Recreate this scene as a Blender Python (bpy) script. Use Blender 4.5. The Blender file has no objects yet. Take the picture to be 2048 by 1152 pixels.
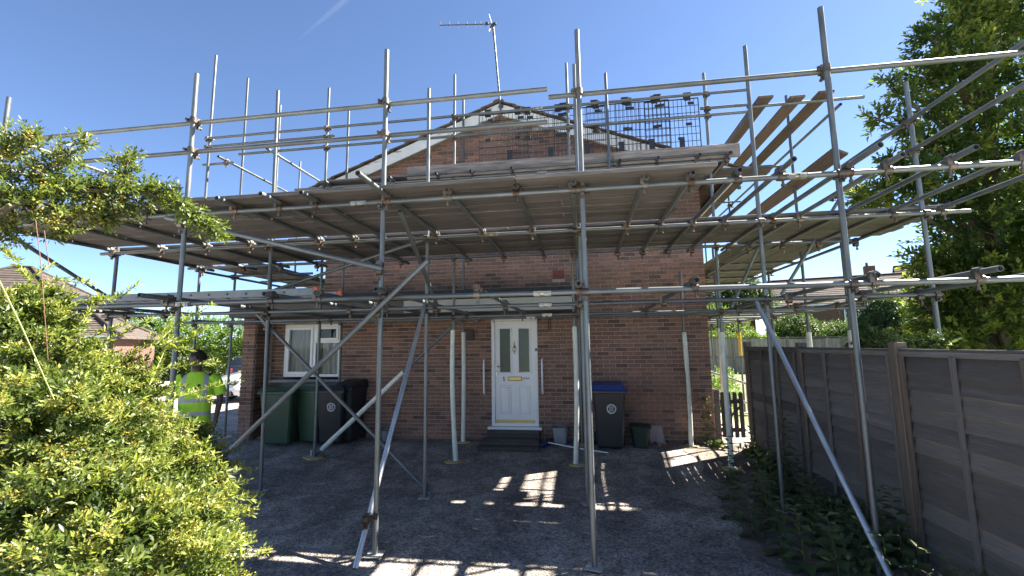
import bpy, bmesh, math, random
import numpy as np
from mathutils import Matrix, Vector, Euler, Quaternion
from math import radians, sin, cos, pi, sqrt, atan2

S = bpy.context.scene
COL = S.collection
RND = random.Random(7)
NPR = np.random.default_rng(11)

# ------------------------------------------------------------------ camera, sky, sun, exposure
CAM_YAW, CAM_PITCH, CAM_ROLL = radians(8.5), radians(7.2), radians(0.75)
cam_data = bpy.data.cameras.new('camera')
cam = bpy.data.objects.new('camera', cam_data)
COL.objects.link(cam)
cam_data.sensor_width = 36.0
cam_data.lens = 900.0 / 2048.0 * 36.0
cam_data.clip_start = 0.05
cam_data.clip_end = 4000.0
_f = Vector((-sin(CAM_YAW) * cos(CAM_PITCH), cos(CAM_YAW) * cos(CAM_PITCH), sin(CAM_PITCH)))
_r0 = _f.cross(Vector((0, 0, 1))).normalized()
_u0 = _r0.cross(_f)
_r = _r0 * cos(CAM_ROLL) - _u0 * sin(CAM_ROLL)
_u = _u0 * cos(CAM_ROLL) + _r0 * sin(CAM_ROLL)
_m = Matrix((_r, _u, -_f)).transposed().to_4x4()
_m.translation = Vector((0, -8.7, 1.9))
cam.matrix_world = _m
S.camera = cam

SUN_AZ, SUN_EL = radians(61), radians(46)
world = bpy.data.worlds.new('World')
S.world = world
world.use_nodes = True
_wn = world.node_tree.nodes
_sky = _wn.new('ShaderNodeTexSky')
_sky.sky_type = 'NISHITA'
_sky.sun_disc = False
_sky.sun_elevation = SUN_EL
_sky.sun_rotation = SUN_AZ
_sky.altitude = 300
_sky.air_density = 0.58
_sky.dust_density = 0.12
_sky.ozone_density = 3.0
world.node_tree.links.new(_sky.outputs[0], _wn['Background'].inputs[0])
_wn['Background'].inputs[1].default_value = 0.05

_sd = bpy.data.lights.new('sun', 'SUN')
_sd.energy = 4.9
_sd.angle = radians(0.53)
_sd.color = (1.0, 0.92, 0.80)
sun = bpy.data.objects.new('sun', _sd)
COL.objects.link(sun)
_dir = Vector((sin(SUN_AZ) * cos(SUN_EL), cos(SUN_AZ) * cos(SUN_EL), sin(SUN_EL)))
sun.rotation_euler = _dir.to_track_quat('Z', 'Y').to_euler()
sun.location = (20, 20, 30)

S.view_settings.view_transform = 'Standard'
S.view_settings.look = 'None'
S.view_settings.gamma = 1.0
S.view_settings.use_curve_mapping = False
S.view_settings.exposure = 2.68
try:
    S.cycles.max_bounces = 8
    S.cycles.transparent_max_bounces = 16
    S.cycles.use_denoising = True
except Exception:
    pass

# ------------------------------------------------------------------ helpers
class MB:
    """collects simple shapes into one mesh"""
    def __init__(s):
        s.v = []; s.f = []; s.sm = []; s.tint = []
    def add(s, vs, fs, smooth=False, tint=0.5):
        b = len(s.v)
        s.v.extend(vs)
        for f in fs:
            s.f.append(tuple(i + b for i in f)); s.sm.append(smooth); s.tint.append(tint)
    def box(s, c, d, m=None, tint=0.5):
        x, y, z = d[0] / 2, d[1] / 2, d[2] / 2
        vs = [(-x, -y, -z), (x, -y, -z), (x, y, -z), (-x, y, -z), (-x, -y, z), (x, -y, z), (x, y, z), (-x, y, z)]
        if m is not None:
            vs = [tuple(m @ Vector(p)) for p in vs]
        vs = [(p[0] + c[0], p[1] + c[1], p[2] + c[2]) for p in vs]
        s.add(vs, [(0, 3, 2, 1), (4, 5, 6, 7), (0, 1, 5, 4), (1, 2, 6, 5), (2, 3, 7, 6), (3, 0, 4, 7)], False, tint)
    def span(s, a, b, tint=0.5):
        s.box([(a[i] + b[i]) / 2 for i in range(3)], [abs(b[i] - a[i]) for i in range(3)], None, tint)
    def bar(s, p0, p1, w, h, up=(0, 0, 1), tint=0.5):
        p0, p1 = Vector(p0), Vector(p1); d = p1 - p0; L = d.length; d.normalize()
        u = Vector(up); sdv = d.cross(u)
        if sdv.length < 1e-4: sdv = d.cross(Vector((1, 0, 0)))
        sdv.normalize(); u = sdv.cross(d)
        m = Matrix((d, sdv, u)).transposed()
        s.box((p0 + p1) / 2, (L, w, h), m, tint)
    def tube(s, p0, p1, r, n=10, r1=None, caps=True, wall=0.0, tint=0.5):
        p0, p1 = Vector(p0), Vector(p1); d = (p1 - p0).normalized()
        a = d.orthogonal().normalized(); b = d.cross(a)
        r1 = r if r1 is None else r1
        ring = lambda p, rr: [tuple(p + a * (rr * cos(2 * pi * i / n)) + b * (rr * sin(2 * pi * i / n))) for i in range(n)]
        vs = ring(p0, r) + ring(p1, r1)
        fs = [(i, (i + 1) % n, n + (i + 1) % n, n + i) for i in range(n)]
        s.add(vs, fs, True, tint)
        if wall > 0:
            vs = ring(p0, r) + ring(p0, r - wall) + ring(p1, r1) + ring(p1, r1 - wall)
            fs = [(n + i, n + (i + 1) % n, (i + 1) % n, i) for i in range(n)]
            fs += [(2 * n + i, 2 * n + (i + 1) % n, 3 * n + (i + 1) % n, 3 * n + i) for i in range(n)]
            fs += [(n + (i + 1) % n, n + i, 3 * n + i, 3 * n + (i + 1) % n) for i in range(n)]
            s.add(vs, fs, False, tint)
        elif caps:
            s.add(vs, [tuple(reversed(range(n))), tuple(range(n, 2 * n))], False, tint)
    def path(s, pts, rads, n=7, tint=0.5):
        pts = [Vector(p) for p in pts]
        if not hasattr(rads, '__len__'): rads = [rads] * len(pts)
        vs = []; prev = None
        for i, p in enumerate(pts):
            d = (pts[min(i + 1, len(pts) - 1)] - pts[max(i - 1, 0)]).normalized()
            a = d.orthogonal().normalized() if prev is None else (prev - d * prev.dot(d)).normalized()
            prev = a; b = d.cross(a)
            vs += [tuple(p + a * (rads[i] * cos(2 * pi * k / n)) + b * (rads[i] * sin(2 * pi * k / n))) for k in range(n)]
        fs = []
        for i in range(len(pts) - 1):
            for k in range(n):
                fs.append((i * n + k, i * n + (k + 1) % n, (i + 1) * n + (k + 1) % n, (i + 1) * n + k))
        s.add(vs, fs, True, tint)
        e = (len(pts) - 1) * n
        s.add(vs, [tuple(reversed(range(n))), tuple(range(e, e + n))], False, tint)
    def lathe(s, prof, n=16, c=(0, 0, 0), ax='Z', tint=0.5):
        vs = []
        for r, z in prof:
            for k in range(n):
                x, y = r * cos(2 * pi * k / n), r * sin(2 * pi * k / n)
                p = (x, y, z) if ax == 'Z' else ((x, -z, y) if ax == 'Y' else (z, x, y))
                vs.append((p[0] + c[0], p[1] + c[1], p[2] + c[2]))
        fs = []
        for i in range(len(prof) - 1):
            for k in range(n):
                fs.append((i * n + k, i * n + (k + 1) % n, (i + 1) * n + (k + 1) % n, (i + 1) * n + k))
        s.add(vs, fs, True, tint)
    def prism(s, poly, d, tint=0.5):
        """poly: list of 3-D points (planar), extruded by vector d"""
        n = len(poly); d = Vector(d)
        vs = [tuple(p) for p in poly] + [tuple(Vector(p) + d) for p in poly]
        fs = [tuple(reversed(range(n))), tuple(range(n, 2 * n))] + [(i, (i + 1) % n, n + (i + 1) % n, n + i) for i in range(n)]
        s.add(vs, fs, False, tint)
    def frame(s, x0, x1, z0, z1, y0, y1, t, tint=0.5):
        """rectangular picture-frame in the XZ plane, jambs between head and sill"""
        s.span((x0, y0, z0), (x1, y1, z0 + t), tint); s.span((x0, y0, z1 - t), (x1, y1, z1), tint)
        s.span((x0, y0, z0 + t), (x0 + t, y1, z1 - t), tint); s.span((x1 - t, y0, z0 + t), (x1, y1, z1 - t), tint)
    def mesh(s, name, tints=False, bevel=0.0):
        me = bpy.data.meshes.new(name)
        me.from_pydata(s.v, [], s.f)
        me.polygons.foreach_set('use_smooth', s.sm)
        bm = bmesh.new(); bm.from_mesh(me)
        bmesh.ops.recalc_face_normals(bm, faces=bm.faces)
        if bevel > 0:
            es = [e for e in bm.edges if len(e.link_faces) == 2 and e.calc_face_angle(0) > 0.8]
            bmesh.ops.bevel(bm, geom=es, offset=bevel, segments=1, affect='EDGES', profile=0.5)
        bm.to_mesh(me); bm.free()
        if tints and len(me.polygons) == len(s.tint):
            a = me.attributes.new('tint', 'FLOAT', 'FACE'); a.data.foreach_set('value', s.tint)
        me.update()
        return me

WM = {}
I4 = Matrix.Identity(4)
def place(o, M=None, parent=None):
    M = I4.copy() if M is None else M
    if parent is not None:
        o.parent = parent
        o.matrix_parent_inverse = WM[parent.name].inverted()
    o.matrix_basis = M
    WM[o.name] = M.copy()
    return o
def ob(name, me, mt, parent=None, M=None, **pr):
    o = bpy.data.objects.new(name, me)
    COL.objects.link(o)
    if mt is not None and me is not None and hasattr(me, 'materials') and len(me.materials) == 0:
        me.materials.append(mt)
    place(o, M, parent)
    for k, v in pr.items(): o[k] = v
    return o
def mbo(name, mb, mt, parent=None, M=None, bevel=0.0, tints=False, **pr):
    return ob(name, mb.mesh(name, tints, bevel), mt, parent, M, **pr)
def thing(name, label, cat, loc=(0, 0, 0), rz=0.0, group=None):
    o = bpy.data.objects.new(name, None); COL.objects.link(o)
    o.empty_display_size = 0.1
    place(o, Matrix.Translation(loc) @ Matrix.Rotation(rz, 4, 'Z'))
    o['label'] = label; o['category'] = cat
    if group: o['group'] = group
    return o
def T(x, y, z): return Matrix.Translation((x, y, z))
def RZ(a): return Matrix.Rotation(a, 4, 'Z')
def RX(a): return Matrix.Rotation(a, 4, 'X')
def RY(a): return Matrix.Rotation(a, 4, 'Y')
def align(p0, p1):
    """matrix whose local X runs from p0 to p1, origin at the middle"""
    p0, p1 = Vector(p0), Vector(p1); d = (p1 - p0).normalized()
    up = Vector((0, 0, 1)) if abs(d.z) < 0.95 else Vector((0, 1, 0))
    sd = up.cross(d).normalized(); u = d.cross(sd)
    m = Matrix((d, sd, u)).transposed().to_4x4(); m.translation = (p0 + p1) / 2
    return m
def smooth01(t):
    t = max(0.0, min(1.0, t)); return t * t * (3 - 2 * t)
def soil_h(x):
    return 0.065 * smooth01((x - 2.25) / 0.5)
def gz(x, y):
    """height of the drive"""
    return 0.11 * smooth01((y + 1.9) / 1.7)

# ------------------------------------------------------------------ materials
def nd(nt, typ, **kw):
    n = nt.nodes.new(typ)
    for k, v in kw.items(): setattr(n, k, v)
    return n
def mat(name, base, rough=0.6, metal=0.0, var=0.15, scale=6.0, stretch=(1, 1, 1), bump=0.0, bscale=None, spec=0.5,
        rnd=0.08, second=None, smask=(0.55, 0.7), sscale=3.0, detail=5.0, tint=0.0, coat=0.0, rvar=0.0):
    """object-space noise colour, a second colour in blotches, brightness per object, optional relief"""
    m = bpy.data.materials.new(name); m.use_nodes = True
    nt = m.node_tree; L = nt.links.new; bs = nt.nodes['Principled BSDF']
    tc = nd(nt, 'ShaderNodeTexCoord'); oi = nd(nt, 'ShaderNodeObjectInfo')
    mp = nd(nt, 'ShaderNodeMapping'); mp.inputs['Scale'].default_value = stretch
    ad = nd(nt, 'ShaderNodeVectorMath', operation='MULTIPLY_ADD')
    cmb = nd(nt, 'ShaderNodeCombineXYZ')
    for i in range(3): L(oi.outputs['Random'], cmb.inputs[i])
    L(cmb.outputs[0], ad.inputs[0]); ad.inputs[1].default_value = (37.3, 51.7, 23.1); L(tc.outputs['Object'], ad.inputs[2])
    L(ad.outputs[0], mp.inputs['Vector'])
    nz = nd(nt, 'ShaderNodeTexNoise'); nz.inputs['Scale'].default_value = scale; nz.inputs['Detail'].default_value = detail
    L(mp.outputs[0], nz.inputs['Vector'])
    rp = nd(nt, 'ShaderNodeMapRange'); rp.inputs['From Min'].default_value = 0.3; rp.inputs['From Max'].default_value = 0.7
    rp.inputs['To Min'].default_value = 1 - var; rp.inputs['To Max'].default_value = 1 + var
    L(nz.outputs['Fac'], rp.inputs['Value'])
    r2 = nd(nt, 'ShaderNodeMapRange'); r2.inputs['To Min'].default_value = 1 - rnd; r2.inputs['To Max'].default_value = 1 + rnd
    L(oi.outputs['Random'], r2.inputs['Value'])
    mu = nd(nt, 'ShaderNodeMath', operation='MULTIPLY'); L(rp.outputs[0], mu.inputs[0]); L(r2.outputs[0], mu.inputs[1])
    cur = mu.outputs[0]
    if tint > 0:
        at = nd(nt, 'ShaderNodeAttribute', attribute_name='tint')
        r3 = nd(nt, 'ShaderNodeMapRange'); r3.inputs['To Min'].default_value = 1 - tint; r3.inputs['To Max'].default_value = 1 + tint
        L(at.outputs['Fac'], r3.inputs['Value'])
        m3 = nd(nt, 'ShaderNodeMath', operation='MULTIPLY'); L(cur, m3.inputs[0]); L(r3.outputs[0], m3.inputs[1]); cur = m3.outputs[0]
    col = nd(nt, 'ShaderNodeVectorMath', operation='SCALE'); L(cur, col.inputs['Scale'])
    if second is not None:
        n2 = nd(nt, 'ShaderNodeTexNoise'); n2.inputs['Scale'].default_value = sscale; n2.inputs['Detail'].default_value = 6
        n2.inputs['Roughness'].default_value = 0.65
        L(mp.outputs[0], n2.inputs['Vector'])
        sm = nd(nt, 'ShaderNodeMapRange', interpolation_type='SMOOTHSTEP')
        sm.inputs['From Min'].default_value, sm.inputs['From Max'].default_value = smask
        L(n2.outputs['Fac'], sm.inputs['Value'])
        mx = nd(nt, 'ShaderNodeMix', data_type='RGBA'); L(sm.outputs[0], mx.inputs['Factor'])
        mx.inputs['A'].default_value = (*base, 1); mx.inputs['B'].default_value = (*second, 1)
        L(mx.outputs['Result'], col.inputs[0])
    else:
        col.inputs[0].default_value = base
    L(col.outputs[0], bs.inputs['Base Color'])
    bs.inputs['Roughness'].default_value = rough; bs.inputs['Metallic'].default_value = metal
    if rvar > 0:
        rr = nd(nt, 'ShaderNodeMapRange'); rr.inputs['From Min'].default_value = 0.3; rr.inputs['From Max'].default_value = 0.7
        rr.inputs['To Min'].default_value = rough - rvar; rr.inputs['To Max'].default_value = rough + rvar
        L(nz.outputs['Fac'], rr.inputs['Value']); L(rr.outputs[0], bs.inputs['Roughness'])
    bs.inputs['Specular IOR Level'].default_value = spec
    if coat: bs.inputs['Coat Weight'].default_value = coat
    if bump > 0:
        nb = nd(nt, 'ShaderNodeTexNoise'); nb.inputs['Scale'].default_value = bscale or scale * 4; nb.inputs['Detail'].default_value = 6
        L(mp.outputs[0], nb.inputs['Vector'])
        bp = nd(nt, 'ShaderNodeBump'); bp.inputs['Strength'].default_value = bump; bp.inputs['Distance'].default_value = 0.01
        L(nb.outputs['Fac'], bp.inputs['Height']); L(bp.outputs[0], bs.inputs['Normal'])
    return m
def leafmat(name, c0, c1, c2, trans=0.35, rough=0.4, spec=0.45):
    """leaf: colour by the leaf's own tint, light passing through"""
    m = bpy.data.materials.new(name); m.use_nodes = True
    nt = m.node_tree; L = nt.links.new; bs = nt.nodes['Principled BSDF']; out = nt.nodes['Material Output']
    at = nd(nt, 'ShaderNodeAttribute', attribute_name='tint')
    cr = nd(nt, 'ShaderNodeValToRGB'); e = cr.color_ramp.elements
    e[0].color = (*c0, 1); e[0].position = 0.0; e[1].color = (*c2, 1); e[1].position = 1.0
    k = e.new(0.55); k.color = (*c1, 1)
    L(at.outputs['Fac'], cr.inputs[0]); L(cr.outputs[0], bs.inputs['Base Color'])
    bs.inputs['Roughness'].default_value = rough; bs.inputs['Specular IOR Level'].default_value = spec
    tr = nd(nt, 'ShaderNodeBsdfTranslucent')
    sc = nd(nt, 'ShaderNodeVectorMath', operation='MULTIPLY'); L(cr.outputs[0], sc.inputs[0]); sc.inputs[1].default_value = (1.6, 1.7, 0.7)
    L(sc.outputs[0], tr.inputs['Color'])
    mx = nd(nt, 'ShaderNodeMixShader'); mx.inputs[0].default_value = trans
    L(bs.outputs[0], mx.inputs[1]); L(tr.outputs[0], mx.inputs[2]); L(mx.outputs[0], out.inputs['Surface'])
    return m
def glassmat(name, col, rough=0.03, alpha=0.5):
    m = bpy.data.materials.new(name); m.use_nodes = True
    bs = m.node_tree.nodes['Principled BSDF']
    bs.inputs['Base Color'].default_value = (*col, 1); bs.inputs['Roughness'].default_value = rough
    bs.inputs['Specular IOR Level'].default_value = 0.7; bs.inputs['Alpha'].default_value = alpha
    return m

M = {}
M['steel'] = mat('galvanised_steel', (0.135, 0.150, 0.155), 0.48, 0.5, 0.28, 7, (0.6, 5, 5), 0.04, 60, second=(0.225, 0.215, 0.20), smask=(0.60, 0.70), sscale=8, rnd=0.22, rvar=0.1)
M['newsteel'] = mat('bright_galvanised_steel', (0.46, 0.49, 0.51), 0.36, 0.8, 0.15, 7, (0.6, 5, 5), 0.03, 60, rnd=0.05, rvar=0.08)
M['coupler'] = mat('coupler_steel', (0.13, 0.118, 0.104), 0.55, 0.7, 0.3, 20, second=(0.12, 0.062, 0.034), smask=(0.5, 0.65), sscale=12, rnd=0.35)
M['brightcoupler'] = mat('plated_coupler', (0.40, 0.37, 0.30), 0.35, 0.85, 0.2, 20, rnd=0.1)
M['board'] = mat('scaffold_board', (0.120, 0.112, 0.108), 0.8, 0, 0.30, 5, (0.7, 14, 8), 0.35, 6, second=(0.165, 0.156, 0.150), smask=(0.45, 0.7), sscale=1.6, rnd=0.22, spec=0.25)
M['brownboard'] = mat('brown_scaffold_board', (0.118, 0.090, 0.074), 0.8, 0, 0.30, 5, (0.7, 14, 8), 0.35, 6, second=(0.15, 0.122, 0.104), smask=(0.5, 0.7), sscale=1.6, rnd=0.2, spec=0.25)
M['toe'] = mat('weathered_toe_board', (0.20, 0.17, 0.15), 0.8, 0, 0.30, 5, (0.7, 12, 8), 0.35, 6, second=(0.285, 0.25, 0.225), smask=(0.42, 0.66), sscale=2.2, rnd=0.1, spec=0.25)
M['sleeve'] = mat('white_foam_sleeve', (0.62, 0.64, 0.56), 0.6, 0, 0.10, 9, rnd=0.06, second=(0.42, 0.43, 0.37), smask=(0.6, 0.8), sscale=6, bump=0.1, bscale=30)
M['yellow'] = mat('yellow_plastic', (0.72, 0.47, 0.05), 0.5, 0, 0.10, 9)
M['solepad'] = mat('yellow_sole_pad', (0.50, 0.36, 0.10), 0.6, 0, 0.2, 14, second=(0.25, 0.2, 0.12), smask=(0.5, 0.7), sscale=14)
M['plate'] = mat('base_plate_steel', (0.46, 0.46, 0.44), 0.6, 0.4, 0.2, 14, second=(0.24, 0.2, 0.16), smask=(0.5, 0.7), sscale=10)
M['orange'] = mat('orange_plastic', (0.62, 0.13, 0.05), 0.5, 0, 0.1, 9)
M['aerial'] = mat('dark_aerial_metal', (0.06, 0.063, 0.068), 0.6, 0.3, 0.1, 9)
M['alu'] = mat('aluminium', (0.20, 0.215, 0.225), 0.55, 0.5, 0.1, 9, rnd=0.03)
M['mortar'] = mat('mortar', (0.45, 0.39, 0.35), 0.9, 0, 0.16, 9, bump=0.4, bscale=90, spec=0.2)
M['upvc'] = mat('white_upvc', (0.78, 0.79, 0.79), 0.32, 0, 0.03, 4, rnd=0.01, spec=0.5)
M['upvc_frame'] = mat('white_upvc_frame', (0.74, 0.75, 0.74), 0.4, 0, 0.05, 4, rnd=0.01)
M['bargepaint'] = mat('flaking_white_paint', (0.70, 0.69, 0.66), 0.7, 0, 0.07, 5, (0.8, 3, 3), 0.2, 20, second=(0.26, 0.22, 0.18), smask=(0.59, 0.66), sscale=4.5, rnd=0.04)
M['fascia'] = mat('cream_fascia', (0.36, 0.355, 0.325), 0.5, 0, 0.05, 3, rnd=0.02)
M['shadeboard'] = mat('painted_shade_fascia', (0.085, 0.075, 0.068), 0.7, 0, 0.15, 4, (1, 3, 3))  # shade over the left end of the fascia, put into the colour
M['felt'] = mat('black_roofing_felt', (0.022, 0.024, 0.028), 0.75, 0, 0.3, 8, bump=0.3, bscale=120)
M['tile'] = mat('weathered_concrete_tile', (0.115, 0.085, 0.065), 0.85, 0, 0.25, 8, second=(0.10, 0.115, 0.06), smask=(0.52, 0.68), sscale=5, rnd=0.25, bump=0.3, bscale=60, spec=0.25)
M['gold'] = mat('brass', (0.48, 0.37, 0.15), 0.35, 0.9, 0.06, 8)
M['dark'] = mat('dark_plastic', (0.02, 0.021, 0.023), 0.45, 0, 0.1, 8)
M['chrome'] = mat('satin_chrome', (0.62, 0.63, 0.64), 0.25, 0.9, 0.05, 8)
M['glass_green'] = mat('obscured_glass', (0.055, 0.075, 0.052), 0.16, 0, 0.10, 60, bump=0.12, bscale=120, spec=0.6)
M['glass'] = glassmat('window_glass', (0.05, 0.065, 0.065), 0.02, 0.28)
M['curtain'] = mat('net_curtain', (0.62, 0.65, 0.63), 0.9, 0, 0.06, 4)
M['concrete'] = mat('concrete', (0.30, 0.29, 0.27), 0.85, 0, 0.14, 6, bump=0.3, bscale=60)
M['rubber'] = mat('brown_rubber_ramp', (0.070, 0.057, 0.050), 0.8, 0, 0.3, 14, (1, 4, 4), 0.35, 60)
M['terracotta'] = mat('terracotta', (0.26, 0.075, 0.055), 0.8, 0, 0.15, 10)
M['bin_green'] = mat('green_bin_plastic', (0.027, 0.062, 0.034), 0.45, 0, 0.12, 5, rnd=0.08, second=(0.05, 0.09, 0.05), smask=(0.55, 0.75), sscale=4)
M['bin_black'] = mat('black_bin_plastic', (0.018, 0.021, 0.025), 0.42, 0, 0.12, 5, rnd=0.08)
M['bin_blue'] = mat('blue_bin_lid', (0.025, 0.055, 0.22), 0.4, 0, 0.08, 5)
M['white_print'] = mat('white_print', (0.70, 0.71, 0.70), 0.6, 0, 0.05, 5)
M['grey_plastic'] = mat('grey_plastic', (0.20, 0.215, 0.225), 0.5, 0, 0.1, 5)
M['caddy'] = mat('dark_green_caddy', (0.012, 0.030, 0.022), 0.45, 0, 0.1, 5)
M['stone'] = mat('pale_slab', (0.34, 0.29, 0.27), 0.85, 0, 0.15, 6, bump=0.3, bscale=40)
M['broom'] = mat('blue_bristle', (0.02, 0.03, 0.14), 0.7, 0, 0.2, 30)
M['fence'] = mat('weathered_fence_wood', (0.112, 0.104, 0.100), 0.85, 0, 0.10, 16, (0.5, 7, 7), 0.4, 16, second=(0.150, 0.143, 0.138), smask=(0.5, 0.68), sscale=1.6, rnd=0.34, spec=0.2)
M['fencepost'] = mat('brown_fence_post', (0.125, 0.100, 0.082), 0.85, 0, 0.25, 4, (0.5, 9, 9), 0.4, 5, rnd=0.12, spec=0.2)
M['gatewood'] = mat('dark_gate_wood', (0.050, 0.040, 0.034), 0.85, 0, 0.25, 4, (4, 4, 1), 0.4, 20, rnd=0.12, spec=0.2)
M['greyfence'] = mat('silvered_fence_boards', (0.30, 0.27, 0.235), 0.9, 0, 0.25, 5, (6, 1, 1), 0.3, 20, rnd=0.1, tint=0.25, spec=0.2)
M['bark'] = mat('bark', (0.085, 0.065, 0.045), 0.9, 0, 0.3, 14, (1, 1, 0.3), 0.6, 30)
M['stem_green'] = mat('green_stem', (0.22, 0.26, 0.08), 0.6, 0, 0.2, 14)
M['stem_weed'] = mat('weed_stem', (0.085, 0.10, 0.045), 0.7, 0, 0.2, 14)
M['stem_red'] = mat('red_brown_twig', (0.13, 0.055, 0.035), 0.6, 0, 0.2, 14)
M['leaf_bush'] = leafmat('bush_leaf', (0.022, 0.040, 0.010), (0.072, 0.105, 0.020), (0.27, 0.30, 0.07), 0.34, 0.42, 0.4)
M['bud'] = leafmat('bush_bud', (0.16, 0.085, 0.030), (0.27, 0.22, 0.05), (0.36, 0.34, 0.09), 0.25, 0.7, 0.2)
M['leaf_tree'] = leafmat('tree_leaf', (0.026, 0.052, 0.016), (0.055, 0.095, 0.022), (0.20, 0.225, 0.042), 0.48, 0.5, 0.35)
M['leaf_far'] = leafmat('far_leaf', (0.025, 0.05, 0.016), (0.055, 0.095, 0.026), (0.12, 0.17, 0.045), 0.3, 0.5, 0.3)
M['leaf_hedge'] = leafmat('hedge_leaf', (0.045, 0.095, 0.018), (0.11, 0.18, 0.03), (0.22, 0.29, 0.05), 0.3, 0.5, 0.3)
M['leaf_conifer'] = leafmat('conifer_leaf', (0.020, 0.050, 0.026), (0.04, 0.085, 0.04), (0.10, 0.15, 0.06), 0.2, 0.55, 0.3)
M['leaf_weed'] = leafmat('weed_leaf', (0.050, 0.080, 0.036), (0.095, 0.135, 0.058), (0.18, 0.21, 0.09), 0.3, 0.5, 0.3)
M['leaf_ivy'] = leafmat('ivy_leaf', (0.04, 0.07, 0.022), (0.09, 0.125, 0.045), (0.20, 0.22, 0.10), 0.3, 0.5, 0.3)
M['skin'] = mat('dark_skin', (0.075, 0.042, 0.028), 0.5, 0, 0.08, 6)
M['hair'] = mat('black_hair', (0.010, 0.009, 0.009), 0.8, 0, 0.1, 60, bump=0.3, bscale=150)
M['trousers'] = mat('black_trousers', (0.014, 0.015, 0.018), 0.85, 0, 0.15, 9, bump=0.2, bscale=14)
M['boot'] = mat('black_boots', (0.015, 0.013, 0.012), 0.5, 0, 0.1, 9)
M['carwhite'] = mat('white_car_paint', (0.72, 0.75, 0.80), 0.22, 0, 0.01, 2, coat=1.0)
M['cardark'] = mat('dark_blue_car_paint', (0.018, 0.022, 0.030), 0.22, 0, 0.01, 2, coat=1.0)
M['carglass'] = mat('car_glass', (0.015, 0.02, 0.025), 0.05, 0, 0.02, 2, spec=0.8)
M['tyre'] = mat('tyre_rubber', (0.018, 0.018, 0.018), 0.8, 0, 0.1, 9)
M['lamp'] = mat('headlamp', (0.55, 0.57, 0.6), 0.12, 0.3, 0.1, 9, spec=0.8)
M['redlamp'] = mat('tail_lamp', (0.35, 0.03, 0.02), 0.2, 0, 0.1, 9)
M['plate_w'] = mat('white_number_plate', (0.75, 0.75, 0.72), 0.4, 0, 0.02, 2)
M['plate_y'] = mat('yellow_number_plate', (0.75, 0.50, 0.05), 0.4, 0, 0.02, 2)
M['ink'] = mat('black_lettering', (0.012, 0.012, 0.013), 0.6, 0, 0.05, 5)
M['clay'] = mat('brown_clay_roof_tile', (0.070, 0.057, 0.051), 0.85, 0, 0.25, 3, (1, 1, 1), 0.3, 20, rnd=0.12, tint=0.22, spec=0.2)
M['bounce_paving'] = mat('pale_bounce_paving', (0.46, 0.43, 0.39), 0.9, 0, 0.12, 3, bump=0.3, bscale=40, detail=8)

def brickmat():
    m = bpy.data.materials.new('red_brown_brick'); m.use_nodes = True
    nt = m.node_tree; L = nt.links.new; bs = nt.nodes['Principled BSDF']
    at = nd(nt, 'ShaderNodeAttribute', attribute_name='tint')
    cr = nd(nt, 'ShaderNodeValToRGB'); cr.color_ramp.interpolation = 'LINEAR'
    e = cr.color_ramp.elements
    e[0].position = 0.0; e[0].color = (0.105, 0.068, 0.057, 1)
    e[1].position = 1.0; e[1].color = (0.32, 0.16, 0.112, 1)
    for p, c in ((0.25, (0.163, 0.098, 0.076, 1)), (0.5, (0.224, 0.126, 0.091, 1)), (0.75, (0.26, 0.148, 0.104, 1))):
        k = e.new(p); k.color = c
    L(at.outputs['Fac'], cr.inputs[0])
    tc = nd(nt, 'ShaderNodeNewGeometry')
    nz = nd(nt, 'ShaderNodeTexNoise'); nz.inputs['Scale'].default_value = 26; nz.inputs['Detail'].default_value = 7; L(tc.outputs['Position'], nz.inputs['Vector'])
    n2 = nd(nt, 'ShaderNodeTexNoise'); n2.inputs['Scale'].default_value = 0.7; n2.inputs['Detail'].default_value = 5; L(tc.outputs['Position'], n2.inputs['Vector'])
    r1 = nd(nt, 'ShaderNodeMapRange'); r1.inputs['From Min'].default_value = .3; r1.inputs['From Max'].default_value = .7; r1.inputs['To Min'].default_value = .72; r1.inputs['To Max'].default_value = 1.28; L(nz.outputs['Fac'], r1.inputs['Value'])
    r2 = nd(nt, 'ShaderNodeMapRange'); r2.inputs['From Min'].default_value = .3; r2.inputs['From Max'].default_value = .7; r2.inputs['To Min'].default_value = .82; r2.inputs['To Max'].default_value = 1.16; L(n2.outputs['Fac'], r2.inputs['Value'])
    mu = nd(nt, 'ShaderNodeMath', operation='MULTIPLY'); L(r1.outputs[0], mu.inputs[0]); L(r2.outputs[0], mu.inputs[1])
    sc = nd(nt, 'ShaderNodeVectorMath', operation='SCALE'); L(cr.outputs[0], sc.inputs[0]); L(mu.outputs[0], sc.inputs['Scale'])
    L(sc.outputs[0], bs.inputs['Base Color']); bs.inputs['Roughness'].default_value = 0.85; bs.inputs['Specular IOR Level'].default_value = 0.25
    nb = nd(nt, 'ShaderNodeTexNoise'); nb.inputs['Scale'].default_value = 140; L(tc.outputs['Position'], nb.inputs['Vector'])
    bp = nd(nt, 'ShaderNodeBump'); bp.inputs['Strength'].default_value = 0.35; bp.inputs['Distance'].default_value = 0.005
    L(nb.outputs['Fac'], bp.inputs['Height']); L(bp.outputs[0], bs.inputs['Normal'])
    return m
M['brick'] = brickmat()

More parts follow.
